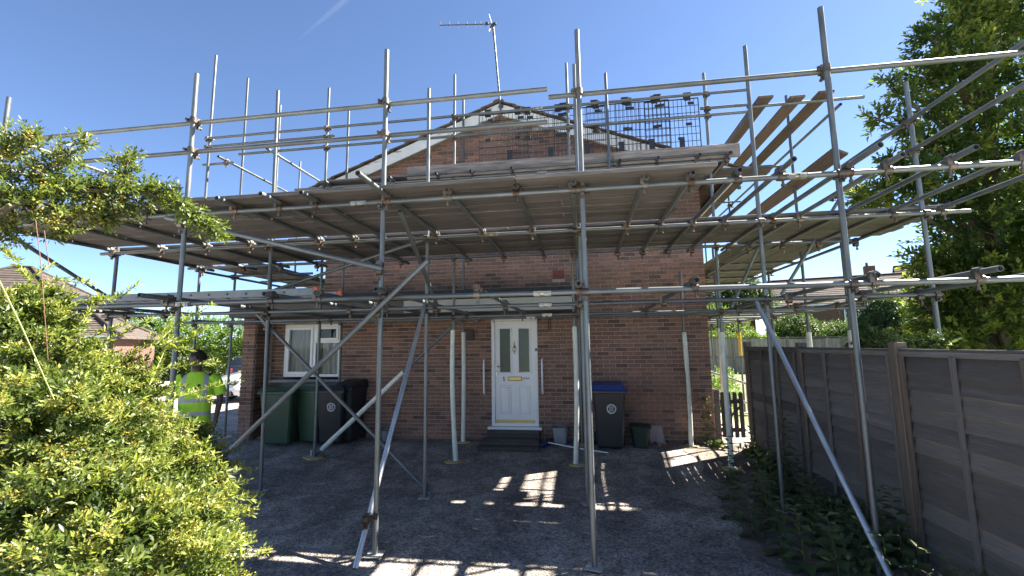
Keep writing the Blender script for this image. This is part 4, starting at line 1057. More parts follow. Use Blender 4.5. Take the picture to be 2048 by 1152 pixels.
# ------------------------------------------------------------------ houses further off
def far_house(name, label, x, y, rz, W, D, he, hr_, wins, tilecol='clay', chim=True, hip=False, dormer=False, group='neighbouring houses', wallm='farbrick'):
    h = thing(name, label, 'house', (x, y, 0), rz, group); Mr = WM[h.name]
    m = MB(); m.span((-W / 2, 0, -.1), (W / 2, D, he))
    if not hip:
        m.prism([(-W / 2, 0.0, he), (-W / 2, D, he), (-W / 2, D / 2, hr_ - .1)], (0.2, 0, 0)); m.prism([(W / 2, 0, he), (W / 2, D, he), (W / 2, D / 2, hr_ - .1)], (-0.2, 0, 0))
    mbo('wall', m, M[wallm], h, Mr)
    m = MB(); o = 0.35; n = 15
    hx = D / 2 if hip else 0.0
    A0 = atan2(hr_ - he, D / 2)
    for s in (0, 1):
        for i in range(n):
            t0, t1 = i / n, (i + 1) / n + .02
            ya, yb = -o + (D / 2 + o) * t0, -o + (D / 2 + o) * min(t1, 1.0)
            sl = (hr_ - he) / (D / 2); za, zb_ = he + sl * (ya), he + sl * yb
            if s: ya, yb = D - ya, D - yb
            xa = W / 2 + o - hx * t0 * (1 + o / (D / 2)) if hip else W / 2 + .15
            xb = W / 2 + o - hx * min(t1, 1) * (1 + o / (D / 2)) if hip else W / 2 + .15
            tt = RND.random()
            up = 0.05
            vs = [(-xa, ya, za + up), (xa, ya, za + up), (xb, yb, zb_), (-xb, yb, zb_), (-xa, ya, za - .03), (xa, ya, za - .03)]
            m.add(vs, [(0, 1, 2, 3), (0, 4, 5, 1)], False, tt)
    if hip:
        for s in (-1, 1):
            for i in range(n):
                t0, t1 = i / n, min((i + 1) / n + .02, 1.0)
                f = lambda t: (s * (W / 2 + o - hx * t * (1 + o / (D / 2))), -o + (D / 2 + o) * t, D + o - (D / 2 + o) * t, he - (hr_ - he) / (D / 2) * o + ((hr_ - he) + (hr_ - he) / (D / 2) * o) * t)
                a, b = f(t0), f(t1)
                m.add([(a[0], a[1], a[3] + .05), (a[0], a[2], a[3] + .05), (b[0], b[2], b[3]), (b[0], b[1], b[3]), (a[0], a[1], a[3] - .03), (a[0], a[2], a[3] - .03)], [(0, 1, 2, 3), (0, 4, 5, 1)], False, RND.random())
    rf = mbo('roof', m, M[tilecol], h, Mr, tints=True)
    m = MB(); m.tube((-W / 2 + hx - .1, D / 2, hr_ + .02), (W / 2 - hx + .1, D / 2, hr_ + .02), 0.12, 10)
    if hip:
        for s in (-1, 1):
            for yy in (-o, D + o): m.tube((s * (W / 2 + o), yy, he - (hr_ - he) / (D / 2) * o + .08), (s * (W / 2 - hx), D / 2, hr_ + .04), 0.11, 8)
    mbo('ridge', m, M[tilecol], rf, Mr)
    m = MB(); m.span((-W / 2 - .2, -.34, he - .28), (W / 2 + .2, -.30, he - .10)); m.span((-W / 2 - .2, -.40, he - .16), (W / 2 + .2, -.345, he - .08)); mbo('fascia', m, M['upvc'], h, Mr)
    if chim:
        m = MB(); m.span((W * .22, D / 2 - .3, hr_ - .6), (W * .22 + .8, D / 2 + .3, hr_ + .9)); m.lathe([(.12, hr_ + .9), (.1, hr_ + 1.25)], 10, (W * .22 + .25, D / 2, 0)); mbo('chimney', m, M[wallm], rf, Mr)
    for wx, wz, ww, wh in wins:
        m = MB(); m.frame(wx - ww / 2, wx + ww / 2, wz, wz + wh, -.06, 0.06, .07)
        k = max(1, int(round(ww / .6)))
        for i in range(1, k): xx = wx - ww / 2 + ww * i / k; m.span((xx - .03, -.05, wz + .07), (xx + .03, .05, wz + wh - .07))
        m.span((wx - ww / 2 + .07, -.052, wz + wh * .66), (wx + ww / 2 - .07, .048, wz + wh * .66 + .045))
        wn = mbo('window', m, M['upvc'], h, Mr)
        m = MB(); m.span((wx - ww / 2 + .06, -.03, wz + .06), (wx + ww / 2 - .06, -.012, wz + wh - .06)); mbo('pane', m, M['carglass'], wn, Mr)
        m = MB(); m.span((wx - ww / 2 - .08, -.14, wz - .08), (wx + ww / 2 + .08, .02, wz - .005)); mbo('sill', m, M['concrete'], wn, Mr)
    return h
far_house('brick_house', 'brown-roofed brick house beyond the back fence, between conifer and scaffold pole', 23.2, 34.5, -0.28, 11.0, 8.0, 5.2, 7.9, [(-4.2, 3.4, 1.3, 1.5), (0.9, 3.2, 2.4, 1.6), (4.0, 3.3, 1.4, 1.4), (-3, .9, 1.6, 1.3)])
far_house('brick_house', 'long brown roof and white windows glimpsed beside the big tree', 33.5, 33.0, -0.42, 11.0, 9.0, 5.2, 8.9, [(-3.4, 3.3, 2.2, 1.2), (2.5, 3.3, 1.6, 1.2)])
far_house('outbuilding', 'low tiled outbuilding behind the fence left of the big tree', 16.3, 14.5, -0.35, 3.4, 3.4, 2.15, 3.2, [], chim=False, group='garden buildings')
far_house('brick_house', 'gable-ended house partly hidden behind green shrubs', 14.2, 38.0, 0.1, 5.5, 8.0, 4.6, 6.6, [(1.2, 3.0, 1.2, 1.3)], chim=False)
far_house('bungalow', 'house with grey hipped tile roof at far left behind the bush', -38.5, 14.5, 0.45, 9.0, 8.0, 5.2, 8.0, [(-2, 1.9, 2.2, 1.3), (2.4, 1.9, 2.2, 1.3)], hip=True, chim=False, wallm='farbrick')
far_house('garage', 'small brick garage with tiled roof left of the conifer hedge', -24.6, 9.4, 0.5, 4.4, 5.0, 2.7, 4.3, [], hip=True, chim=False, group='garden buildings')

# ------------------------------------------------------------------ parked cars
def loft(secs, smooth=True):
    m = MB(); n = len(secs[0]); vs = [p for s in secs for p in s]; fs = []
    for i in range(len(secs) - 1):
        for k in range(n): fs.append((i * n + k, i * n + (k + 1) % n, (i + 1) * n + (k + 1) % n, (i + 1) * n + k))
    fs.append(tuple(reversed(range(n)))); fs.append(tuple(range((len(secs) - 1) * n, len(secs) * n)))
    m.add(vs, fs, smooth); return m
def car(name, label, x, y, rz, paint, plate_front, plate_rear, text=None, text_rear=None):
    c = thing(name, label, 'car', (x, y, gz(x, y) if y < 9 else .06), rz, 'parked cars'); Mr = WM[c.name]
    # +X is the nose; length 4.3
    def sec(xx, zb, zs, zt, wb, ws, wt):
        return [(xx, -wb, zb), (xx, -ws, zb + .12), (xx, -ws, zs), (xx, -wt, zt), (xx, 0, zt + .025), (xx, wt, zt), (xx, ws, zs), (xx, ws, zb + .12), (xx, wb, zb)]
    st_ = [(-2.14, .36, .62, .90, .60, .66, .62), (-2.08, .26, .62, .98, .74, .80, .74), (-1.8, .22, .66, 1.02, .80, .88, .80), (-.9, .20, .68, 1.00, .82, .90, .82), (.6, .20, .68, .98, .82, .90, .82), (1.0, .21, .68, .97, .82, .89, .78), (1.6, .22, .64, .86, .80, .87, .70), (1.98, .26, .56, .74, .72, .80, .60), (2.14, .32, .50, .62, .55, .66, .50)]
    b = mbo('body', loft([sec(*s) for s in st_]), M[paint], c, Mr, bevel=0.0)
    g = [(-1.95, .95, .96, .70), (-1.55, .97, 1.36, .60), (-.6, .97, 1.46, .60), (.25, .97, 1.42, .58), (1.05, .93, .95, .70)]
    ss = []
    for xx, zb, zt, wt in g: ss.append([(xx, -.79, zb), (xx, -wt, zt), (xx, 0, zt + .02), (xx, wt, zt), (xx, .79, zb)])
    mbo('glasshouse', loft(ss), M['carglass'], c, Mr)
    m = loft([[(xx, -wt, zt - .03), (xx, -wt, zt + .012), (xx, 0, zt + .035), (xx, wt, zt + .012), (xx, wt, zt - .03)] for xx, zb, zt, wt in [(-1.66, 0, 1.30, .60), (-1.5, 0, 1.39, .60), (-.6, 0, 1.47, .605), (.2, 0, 1.43, .59), (.4, 0, 1.34, .60)]])
    mbo('roof', m, M[paint], c, Mr)
    for s in (-1, 1):
        for wx in (-1.32, 1.35):
            m = MB(); m.tube((wx, s * .70, .315), (wx, s * .885, .315), .315, 20); w_ = mbo('wheel', m, M['tyre'], c, Mr)
            m = MB(); m.tube((wx, s * .886, .315), (wx, s * .898, .315), .21, 12); mbo('rim', m, M['chrome'], w_, Mr)
        m = MB(); m.bar((-1.6, s * .70, 1.18), (.75, s * .74, 1.02), .03, .03); m.bar((-.35, s * .66, 1.40), (-.35, s * .83, .97), .06, .03); mbo('pillar', m, M[paint], c, Mr)
        m = MB(); m.box((0, 0, 0), (.30, .34, .15)); mbo('headlight_rim', m, M['dark'], c, Mr @ T(1.955, s * .60, .665) @ RZ(s * .45), bevel=.03)
        m = MB(); m.add([(2.02, s * .42, .60), (2.10, s * .44, .70), (1.72, s * .80, .80), (1.80, s * .82, .63), (1.98, s * .40, .60), (2.06, s * .42, .70), (1.66, s * .78, .80), (1.74, s * .80, .63)], [(0, 1, 2, 3), (4, 7, 6, 5), (0, 4, 5, 1), (1, 5, 6, 2), (2, 6, 7, 3), (3, 7, 4, 0)])
        m = MB(); m.box((0, 0, 0), (.30, .25, .09)); mbo('headlight', m, M['lamp'], c, Mr @ T(1.972, s * .60, .675) @ RZ(s * .45), bevel=.025)
        m = MB(); m.box((-2.10, s * .62, .80), (.1, .22, .2)); mbo('tail_light', m, M['redlamp'], c, Mr, bevel=.02)
        m = MB(); m.box((.62, s * .98, .98), (.16, .2, .13)); mbo('mirror', m, M[paint], c, Mr, bevel=.03)
        m = MB(); m.bar((2.02, s * .45, .36), (1.86, s * .80, .40), .05, .07); mbo('bumper_trim', m, M['chrome'], c, Mr)
    m = MB(); m.box((2.10, 0, .50), (.16, .86, .17)); m.box((2.07, 0, .33), (.20, 1.42, .20)); mbo('grille', m, M['dark'], c, Mr, bevel=.03)
    m = MB(); m.box((2.165, 0, .235), (.05, 1.3, .035)); mbo('bumper_lip', m, M['chrome'], c, Mr, bevel=.01)
    m = MB(); m.box((2.196, 0, .43), (.012, .52, .112)); pf = mbo('number_plate', m, M[plate_front], c, Mr)
    m = MB(); m.box((-2.165, 0, .72), (.012, .52, .112)); pr_ = mbo('number_plate', m, M[plate_rear], c, Mr)
    def letters(txt, p, loc, rot, parent):
        cu = bpy.data.curves.new('lettering', 'FONT'); cu.body = txt; cu.size = .115; cu.align_x = 'CENTER'; cu.align_y = 'CENTER'; cu.extrude = .002; cu.materials.append(M['ink'])
        o = bpy.data.objects.new('lettering_curve', cu); me = bpy.data.meshes.new_from_object(o); bpy.data.objects.remove(o); ob('lettering', me, M['ink'], parent, Mr @ T(*loc) @ rot)
    if text: letters(text, 0, (2.205, .0, .43), RZ(pi / 2) @ RX(pi / 2), pf)
    if text_rear: letters(text_rear, 0, (-2.174, 0, .72), RZ(-pi / 2) @ RX(pi / 2), pr_)
    return c
car('parked_car', 'white car on the drive, nose showing beside the person', -11.2, 7.0, radians(-113), 'carwhite', 'plate_w', 'plate_y', '2 US5')
car('parked_car', 'dark car with a yellow rear plate parked further back', -17.2, 13.2, radians(118), 'cardark', 'plate_w', 'plate_y')
BUSH_BLOBS = [(-3.49, -6.4, 2.06, 0.248), (-3.49, -6.2, 2.07, 0.15), (-2.89, -6.6, 1.64, 0.299), (-2.98, -6.2, 1.68, 0.191), (-2.98, -6.1, 1.57, 0.17), (-3.2, -6.2, 1.76, 0.145), (-2.53, -6.9, 1.45, 0.347), (-2.5, -6.6, 1.41, 0.284), (-2.6, -6.2, 1.33, 0.135), (-2.39, -6.4, 1.15, 0.257), (-2.21, -7.0, 1.11, 0.357), (-1.98, -6.8, 1.0, 0.317), (-2.09, -6.4, 0.94, 0.157), (-2.38, -6.1, 1.02, 0.13), (-1.84, -6.6, 0.85, 0.112), (-2.96, -6.0, 1.42, 0.121), (-3.52, -6.6, 1.91, 0.43), (-3.13, -6.8, 1.29, 0.5), (-2.98, -5.5, 1.2, 0.124), (-2.92, -5.5, 1.01, 0.161), (-1.89, -7.1, 0.9, 0.382), (-1.8, -6.7, 0.7, 0.185)]
ARM_BLOBS = [(-3.03, -6.8, 2.99, 0.114), (-2.94, -6.8, 2.7, 0.16), (-2.88, -6.7, 2.86, 0.133), (-2.76, -6.6, 2.75, 0.137), (-2.8, -6.7, 2.64, 0.099), (-2.68, -6.5, 2.75, 0.112), (-2.65, -6.5, 2.95, 0.077), (-2.64, -6.5, 3.04, 0.054), (-2.81, -6.7, 3.0, 0.067), (-2.7, -6.7, 3.05, 0.044), (-2.58, -6.4, 2.85, 0.079), (-2.44, -6.4, 2.85, 0.055), (-2.4, -6.3, 2.75, 0.05), (-2.29, -6.3, 2.66, 0.04), (-2.2, -6.3, 2.6, 0.028), (-2.91, -6.8, 3.05, 0.054), (-2.92, -6.6, 2.57, 0.057), (-2.74, -6.5, 2.66, 0.059), (-2.99, -6.8, 2.51, 0.063), (-3.09, -6.9, 2.73, 0.206)]
TREE_BLOBS = [(7.66, 0.0, 6.92, 1.117), (6.87, -0.3, 7.43, 0.441), (6.42, -0.6, 6.39, 0.437), (7.29, 0.0, 5.27, 1.052), (6.21, -0.3, 5.13, 0.43), (5.62, -0.6, 4.65, 0.232), (5.37, -0.8, 5.89, 0.182), (5.25, -0.8, 6.17, 0.134), (5.03, -0.8, 5.52, 0.166), (5.49, -0.7, 5.4, 0.15), (6.08, -0.5, 5.81, 0.187), (5.52, -0.3, 4.42, 0.327), (5.03, -0.4, 4.37, 0.257), (4.73, -0.5, 4.28, 0.136), (6.18, -0.5, 6.99, 0.294), (5.92, -0.6, 6.35, 0.221), (5.29, -0.5, 4.85, 0.153), (6.02, 0.1, 2.41, 0.295), (6.04, 0.1, 3.29, 0.211), (7.09, 0.0, 3.66, 0.944), (6.41, 0.0, 4.32, 0.395), (6.54, 0.2, 3.29, 0.336), (6.29, 0.2, 2.85, 0.317), (6.88, 0.0, 2.38, 0.97), (6.37, 0.2, 2.14, 0.478), (8.49, 0.5, 5.3, 1.277), (8.16, 0.5, 2.92, 1.238), (6.5, 0.0, 2.9, 0.428), (8.44, 0.3, 7.94, 0.835), (7.62, 0.0, 8.41, 0.641), (9.09, 0.5, 9.05, 1.145)]
LIMB = [(-3.04, -7.0, 2.34), (-2.9, -6.85, 2.65), (-2.84, -6.75, 2.73), (-2.75, -6.65, 2.79), (-2.64, -6.55, 2.82), (-2.52, -6.45, 2.82), (-2.4, -6.4, 2.78), (-2.28, -6.35, 2.68), (-2.18, -6.3, 2.59)]
TWIGS = [[(-2.64, -6.55, 2.82), (-2.65, -6.5, 2.95), (-2.63, -6.5, 3.07)], [(-2.85, -6.7, 2.75), (-2.85, -6.7, 2.93), (-2.65, -6.7, 3.06)], [(-2.89, -6.85, 2.65), (-3.02, -6.8, 2.9), (-2.87, -6.8, 3.08)], [(-2.58, -6.4, 2.84), (-2.46, -6.4, 2.88), (-2.34, -6.4, 2.87)]]
CANES = [[(-2.36, -7.2, 2.19), (-2.3, -7.15, 2.01), (-2.16, -7.1, 1.7)], [(-2.66, -6.9, 2.55), (-2.6, -6.9, 2.34), (-2.49, -6.9, 1.86)], [(-2.6, -6.9, 2.49), (-2.54, -6.9, 2.29)]]
SPRAYS = [[(-3.04, -6.2, 1.71), (-2.92, -6.1, 1.9), (-2.81, -6.0, 2.03)], [(-2.94, -6.2, 1.8), (-2.81, -6.1, 1.93), (-2.6, -6.0, 1.89)], [(-3.25, -6.2, 1.84), (-3.24, -6.1, 2.0), (-3.13, -6.0, 2.07)], [(-3.34, -6.3, 2.1), (-3.29, -6.2, 2.2), (-3.17, -6.1, 2.24)], [(-3.24, -6.3, 1.91), (-3.2, -6.2, 2.1), (-3.23, -6.1, 2.27)], [(-3.52, -6.3, 2.29), (-3.44, -6.2, 2.37), (-3.32, -6.1, 2.35)], [(-2.74, -6.2, 1.59), (-2.69, -6.0, 1.66), (-2.51, -5.9, 1.55)], [(-3.14, -6.2, 1.9), (-3.04, -6.1, 2.0), (-2.93, -6.0, 2.1)], [(-3.59, -6.3, 2.23), (-3.68, -6.2, 2.38), (-3.67, -6.1, 2.5)], [(-2.65, -6.3, 1.51), (-2.52, -6.1, 1.61), (-2.31, -5.9, 1.68)], [(-2.78, -6.3, 1.69), (-2.64, -6.1, 1.78), (-2.5, -5.9, 1.8)], [(-2.69, -6.2, 1.9), (-2.73, -6.0, 2.06), (-2.56, -5.9, 2.2)], [(-2.63, -6.2, 1.93), (-2.65, -6.0, 1.96), (-2.59, -5.9, 2.03)], [(-3.22, -6.2, 2.23), (-3.23, -6.0, 2.25), (-3.17, -5.9, 2.37)], [(-2.57, -6.3, 1.69), (-2.69, -6.1, 1.9), (-2.75, -6.0, 2.1)], [(-1.92, -7.2, 1.12), (-1.81, -7.1, 1.21), (-1.76, -7.0, 1.21)], [(-1.99, -7.2, 1.34), (-1.9, -7.1, 1.39), (-1.83, -7.0, 1.44)], [(-1.78, -6.9, 1.05), (-1.71, -6.8, 1.1), (-1.59, -6.7, 1.0)], [(-2.22, -6.5, 1.29), (-2.13, -6.3, 1.32), (-2.04, -6.2, 1.1)], [(-2.15, -6.4, 1.08), (-2.02, -6.3, 1.08), (-1.94, -6.2, 1.02)], [(-3.24, -6.5, 2.32), (-3.52, -6.4, 2.47), (-3.62, -6.4, 2.54)], [(-2.89, -5.6, 0.76), (-2.77, -5.4, 0.79), (-2.62, -5.2, 0.7)]]
WEED_SPOTS = [(1.73, -2.64), (2.13, -1.78), (1.58, -3.29), (1.58, -3.73), (1.71, -4.09), (1.76, -4.36), (2.24, -3.48), (2.16, -3.83), (2.0, -4.33), (2.79, -2.34), (2.63, -1.49), (2.38, -3.91), (2.25, -4.3), (2.5, -2.56), (2.62, -0.94), (2.71, -4.32), (2.93, -4.21), (2.69, -4.07), (2.98, -2.67), (2.08, -2.77)]
# ------------------------------------------------------------------ leaves
def unit(a): return a / np.maximum(np.linalg.norm(a, axis=1, keepdims=True), 1e-9)
def rdir(n):
    return unit(NPR.normal(size=(n, 3)))
def leaf_mesh(name, C, A, Nn, L, W, tint, fold=0.18):
    """one folded leaf (2 triangles) per row"""
    n = len(C); A = unit(A); Sd = unit(np.cross(A, Nn)); Nn = np.cross(Sd, A)
    L = L[:, None]; W = W[:, None]
    base = C; tip = C + A * L; mid = C + A * L * 0.45
    lft = mid - Sd * W * .5 + Nn * W * fold; rgt = mid + Sd * W * .5 + Nn * W * fold
    V = np.stack([base, rgt, tip, lft], 1).reshape(-1, 3).astype(np.float32)
    k = (np.arange(n) * 4)[:, None]
    idx = np.concatenate([k + np.array([[0, 1, 2]]), k + np.array([[0, 2, 3]])], 1).reshape(-1).astype(np.int32)
    me = bpy.data.meshes.new(name)
    me.vertices.add(n * 4); me.vertices.foreach_set('co', V.ravel())
    me.loops.add(n * 6); me.loops.foreach_set('vertex_index', idx)
    me.polygons.add(n * 2); me.polygons.foreach_set('loop_start', np.arange(0, n * 6, 3, dtype=np.int32))
    try: me.polygons.foreach_set('loop_total', np.full(n * 2, 3, np.int32))
    except Exception: pass
    at = me.attributes.new('tint', 'FLOAT', 'FACE'); at.data.foreach_set('value', np.repeat(np.clip(tint, 0, 1), 2).astype(np.float32))
    me.update(calc_edges=True); me.validate()
    return me
def sprigs(O, Dd, n_leaf, length, L, W, tint, spread=0.9, lvar=0.3):
    """leaves set round short shoots; O origins, Dd directions"""
    n = len(O); Dd = unit(Dd)
    p = unit(np.cross(Dd, rdir(n))); q = np.cross(Dd, p)
    Cs, As, Ns, Ls, Ws, Ts = [], [], [], [], [], []
    ph = NPR.uniform(0, 6.28, n)
    for j in range(n_leaf):
        f = (j + .5) / n_leaf
        a = (ph + j * 2.4)[:, None]
        rad = p * np.cos(a) + q * np.sin(a)
        sp = spread * (1.05 - 0.55 * f)
        ax = unit(Dd * (1 - sp * .55) + rad * sp + NPR.normal(scale=.14, size=(n, 3)))
        Cs.append(O + Dd * (length * f)[:, None] + rad * 0.002); As.append(ax)
        Ns.append(unit(Dd * .75 - rad * .25 + np.array([0, 0, .35]) + NPR.normal(scale=.25, size=(n, 3))))
        s = NPR.uniform(1 - lvar, 1 + lvar, n) * (1.0 - .25 * f)
        Ls.append(L * s); Ws.append(W * s); Ts.append(tint + NPR.normal(scale=.13, size=n) + .10 * f)
    c = np.concatenate
    return c(Cs), c(As), c(Ns), c(Ls), c(Ws), c(Ts)
def blob_points(blobs, n, rin, rout, keep=0.72, squash=1.0, holes=0.0, hs=6.0):
    B = np.array(blobs); w = B[:, 3] ** 1.5; w /= w.sum()
    i = NPR.choice(len(B), n * 3, p=w); d = rdir(n * 3); r = NPR.uniform(rin, rout, n * 3)
    # lumpy outline
    ph = B[i, :3] * 3.1
    lump = 1 + .16 * np.sin(d[:, 0] * 5 + ph[:, 0]) * np.sin(d[:, 2] * 6 + ph[:, 1]) + .10 * np.sin(d[:, 1] * 9 + ph[:, 2] + d[:, 2] * 4)
    P = B[i, :3] + d * (B[i, 3] * r * lump)[:, None] * np.array([1, 1, squash])
    ok = np.ones(len(P), bool)
    for b in B:
        ok &= np.linalg.norm(P - b[:3], axis=1) > b[3] * keep * rin
    if holes > 0:
        f = np.sin(P[:, 0] * hs + 1) * np.sin(P[:, 1] * hs * .9 + 2) * np.sin(P[:, 2] * hs * 1.1 + .5) + .5 * np.sin(P[:, 0] * hs * 2.1 + P[:, 2] * hs * 1.7)
        ok &= f > -1.0 + holes * 1.2
    P, d = P[ok][:n], d[ok][:n]
    return P, d
def clump(P, s):
    """slow variation of leaf age through the plant"""
    return .5 + .22 * np.sin(P[:, 0] * s + 1.3 * np.sin(P[:, 2] * s * .7)) * np.sin(P[:, 1] * s * 1.2 + P[:, 2] * s * .6)
UP = np.array([0, 0, 1.0])
def foliage(blobs, n_s, per, slen, L, W, rin=.82, rout=1.06, up=.45, rnd=.55, keep=.85, squash=1, holes=0, hs=6, cs=5, tb=0.0, spread=.9):
    P, d = blob_points(blobs, n_s, rin, rout, keep, squash, holes, hs)
    n = len(P)
    D = d * .9 + UP * up + rdir(n) * rnd
    return sprigs(P - unit(D) * slen * .35, D, per, np.full(n, slen) * NPR.uniform(.7, 1.3, n), L, W, clump(P, cs) + tb, spread)
def join(*a): return tuple(np.concatenate([x[i] for x in a]) for i in range(6))

# ------------------------------------------------------------------ the big bush at the left
BLB = [b for b in BUSH_BLOBS]
bush = thing('bush', 'big leafy bush with yellow-green buds at the left, a long arm of branches arching over', 'bush', (-2.7, -6.7, 0))
m = MB()
rr = random.Random(3)
for i in range(26):
    b = BLB[rr.randrange(len(BLB))]
    base = Vector((-2.6 + rr.uniform(-.35, .35), -6.7 + rr.uniform(-.25, .25), 0)); tip = Vector(b[:3]) + Vector((rr.uniform(-1, 1), rr.uniform(-1, 1), rr.uniform(-.5, 1))) * b[3] * .8
    mid = base.lerp(tip, .5) + Vector((rr.uniform(-.15, .15), rr.uniform(-.15, .15), .1))
    m.path([base, base.lerp(mid, .6), mid, mid.lerp(tip, .6), tip], [.016, .013, .010, .007, .003], 6)
m.path([(-2.75, -6.75, 0), (-2.95, -6.95, .9), (-3.08, -7.0, 1.8)] + LIMB, [.030, .027, .024, .020, .018, .016, .014, .012, .010, .008, .006, .003], 8)
for t in TWIGS: m.path(t, [.008, .005, .002], 6)
for b in ARM_BLOBS:
    for k in range(3):
        d = Vector((rr.uniform(-1, 1), rr.uniform(-1, 1), rr.uniform(-.6, 1))) * b[3]
        c = Vector(b[:3]); m.path([c - d * .5 - Vector((0, 0, b[3] * .3)), c, c + d * .8], [.005, .004, .002], 5)
mbo('branches', m, M['bark'], bush)
m = MB(); m.path(CANES[0], [.0030, .0026, .0018], 7); mbo('cane', m, M['stem_green'], bush)
for c in CANES[1:]:
    m = MB(); m.path(c, [.0018, .0018, .0014][:len(c)], 6); mbo('cane', m, M['stem_red'], bush)
def branchlets(blobs, nb, length, steps, L, W, rin=.8, rout=1.0, keep=.8, flat=.55):
    """arching side branches, each a loose tier of short leafy shoots"""
    P, d = blob_points(blobs, nb, rin, rout, keep)
    n = len(P); D = d * np.array([1, 1, flat]) + rdir(n) * .45 + UP * .28; D = unit(D)
    ln = length * NPR.uniform(.55, 1.3, n); P = P - D * (ln * .45)[:, None]
    sd_ = unit(np.cross(D, UP + rdir(n) * .15)); kind = NPR.random(n)
    O, Dr, Tn = [], [], []
    for j in range(steps):
        f = (j + .6) / steps
        c = P + D * (ln * f)[:, None] - UP * (ln * .30 * f * f)[:, None]
        for s in (-1, 1, 0):
            if s == 0 and j % 2: continue
            O.append(c + NPR.normal(scale=.004, size=(n, 3)))
            Dr.append(D * (.75 + .4 * f) + sd_ * (s * .75) + UP * (.25 if s else .6) + rdir(n) * .28)
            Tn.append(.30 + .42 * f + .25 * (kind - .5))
    O, Dr, Tn = np.concatenate(O), np.concatenate(Dr), np.concatenate(Tn)
    return sprigs(O, Dr, 6, np.full(len(O), .052) * NPR.uniform(.7, 1.3, len(O)), L, W, Tn, .85), (P, D, ln, kind)
f1, BR = branchlets(BLB, 900, .27, 8, .033, .0125, rin=.68, rout=.92)
fo = [f1]
fo.append(foliage(BLB, 1500, 9, .10, .034, .0135, rin=.75, rout=.98, up=.35, rnd=.8, holes=.3, hs=11, cs=6, tb=-.1))
fo.append(foliage(BLB, 2600, 9, .11, .046, .019, rin=.62, rout=.84, keep=.6, cs=5, tb=-.22))  # inner leaves tinted darker: shadow inside the bush put into their colour
fo.append(foliage([b for b in ARM_BLOBS], 760, 10, .085, .036, .014, rin=.2, rout=1.05, keep=0, up=.5, rnd=.8, cs=8, tb=-.02))
so, sd = [], []
for s in SPRAYS:
    pts = [Vector(p) for p in s]
    stems = MB(); stems.path(pts, [.0032, .0026, .0015], 5); mbo('shoot', stems, M['stem_green'], bush)
    for i in range(34):
        t = i / 33 * 2; k = min(int(t), 1); p = pts[k].lerp(pts[k + 1], t - k); dv = (pts[k + 1] - pts[k]).normalized()
        so.append(tuple(p)); sd.append(tuple(dv * .6 + Vector((rr.uniform(-.5, .5), rr.uniform(-.5, .5), rr.uniform(-.1, .9)))))
lp = [Vector(p) for p in LIMB]
lo, ld = [], []
for i in range(420):
    t = rr.random() ** .7 * (len(lp) - 1.001); k = int(t); p = lp[k].lerp(lp[k + 1], t - k); v = (lp[k + 1] - lp[k]).normalized()
    q = Vector((rr.uniform(-1, 1), rr.uniform(-1, 1), rr.uniform(-.5, 1.2))).normalized() * rr.uniform(0, .05)
    lo.append(tuple(p + q)); ld.append(tuple(v * .7 + q * 16))
fo.append(sprigs(np.array(lo), np.array(ld), 8, np.full(420, .06), .034, .013, np.full(420, .5), .85))
so, sd = np.array(so), np.array(sd)
fo.append(sprigs(so, sd, 3, np.full(len(so), .018), .044, .014, np.full(len(so), .78), .8))
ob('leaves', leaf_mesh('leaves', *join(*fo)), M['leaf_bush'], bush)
# buds: little round heads in flat clusters
C = []
P_, D_, ln_, kind_ = BR
bsel = kind_ > .50
P = np.concatenate([P_[bsel] + D_[bsel] * (ln_[bsel] * f)[:, None] - UP * (ln_[bsel] * .30 * f * f)[:, None] + UP * .022 for f in (.45, .7, .95)])
P2, _d = blob_points(ARM_BLOBS, 200, .3, 1.1, 0)
P = np.concatenate([P, P2]); d = np.zeros_like(P)
for p, dd in zip(P, d):
    k = NPR.integers(10, 26)
    o = NPR.normal(scale=.017, size=(k, 3)); C.append(p + dd * .02 + o)
C = np.concatenate(C); n = len(C)
fo = (C, rdir(n), rdir(n), np.full(n, .0095), np.full(n, .0085), np.clip(NPR.normal(.62, .25, n), 0, 1))
f2 = (C, rdir(n), rdir(n), np.full(n, .0095), np.full(n, .0085), fo[5])
ob('buds', leaf_mesh('buds', *join(fo, f2)), M['bud'], bush)

# ------------------------------------------------------------------ the tall tree at the right
tree = thing('broadleaf_tree', 'tall dark-leaved tree rising behind the fence at the right', 'tree', (7.4, 0.6, 0))
m = MB()
m.path([(7.4, .7, 0), (7.35, .65, 1.0), (7.3, .5, 2.4), (7.45, .4, 4.0), (7.5, .3, 5.8), (7.6, .1, 7.6)], [.24, .20, .17, .13, .09, .03], 12)
rr = random.Random(5)
mbo('trunk', m, M['bark'], tree)
m = MB()
for b in TREE_BLOBS:
    c = Vector(b[:3]); z0 = max(1.2, min(c.z - .9, 6.0)); base = Vector((7.4, .5, z0))
    mid = base.lerp(c, .55) + Vector((0, 0, .2))
    m.path([base, mid, c, c + (c - base).normalized() * b[3] * .6], [.06 if b[3] > .3 else .03, .035, .018, .006], 7)
    for k in range(4):
        dv = Vector((rr.uniform(-1, 1), rr.uniform(-1, 1), rr.uniform(-.4, 1))) * b[3]
        m.path([c, c + dv * .5, c + dv * .95], [.012, .008, .003], 5)
mbo('limbs', m, M['bark'], tree)
TB = [(x, y, z, r * .95) for x, y, z, r in TREE_BLOBS] + [(9.8, 1.5, 2.8, 1.6), (10.2, 2.0, 4.8, 1.5), (8.7, 2.0, 2.2, 1.2), (8.3, 1.3, 3.5, 1.05), (7.8, 1.6, 2.5, .95), (8.9, .9, 4.1, 1.1)]  # appended crown masses, partly out of view, are added to shade the lower leaves
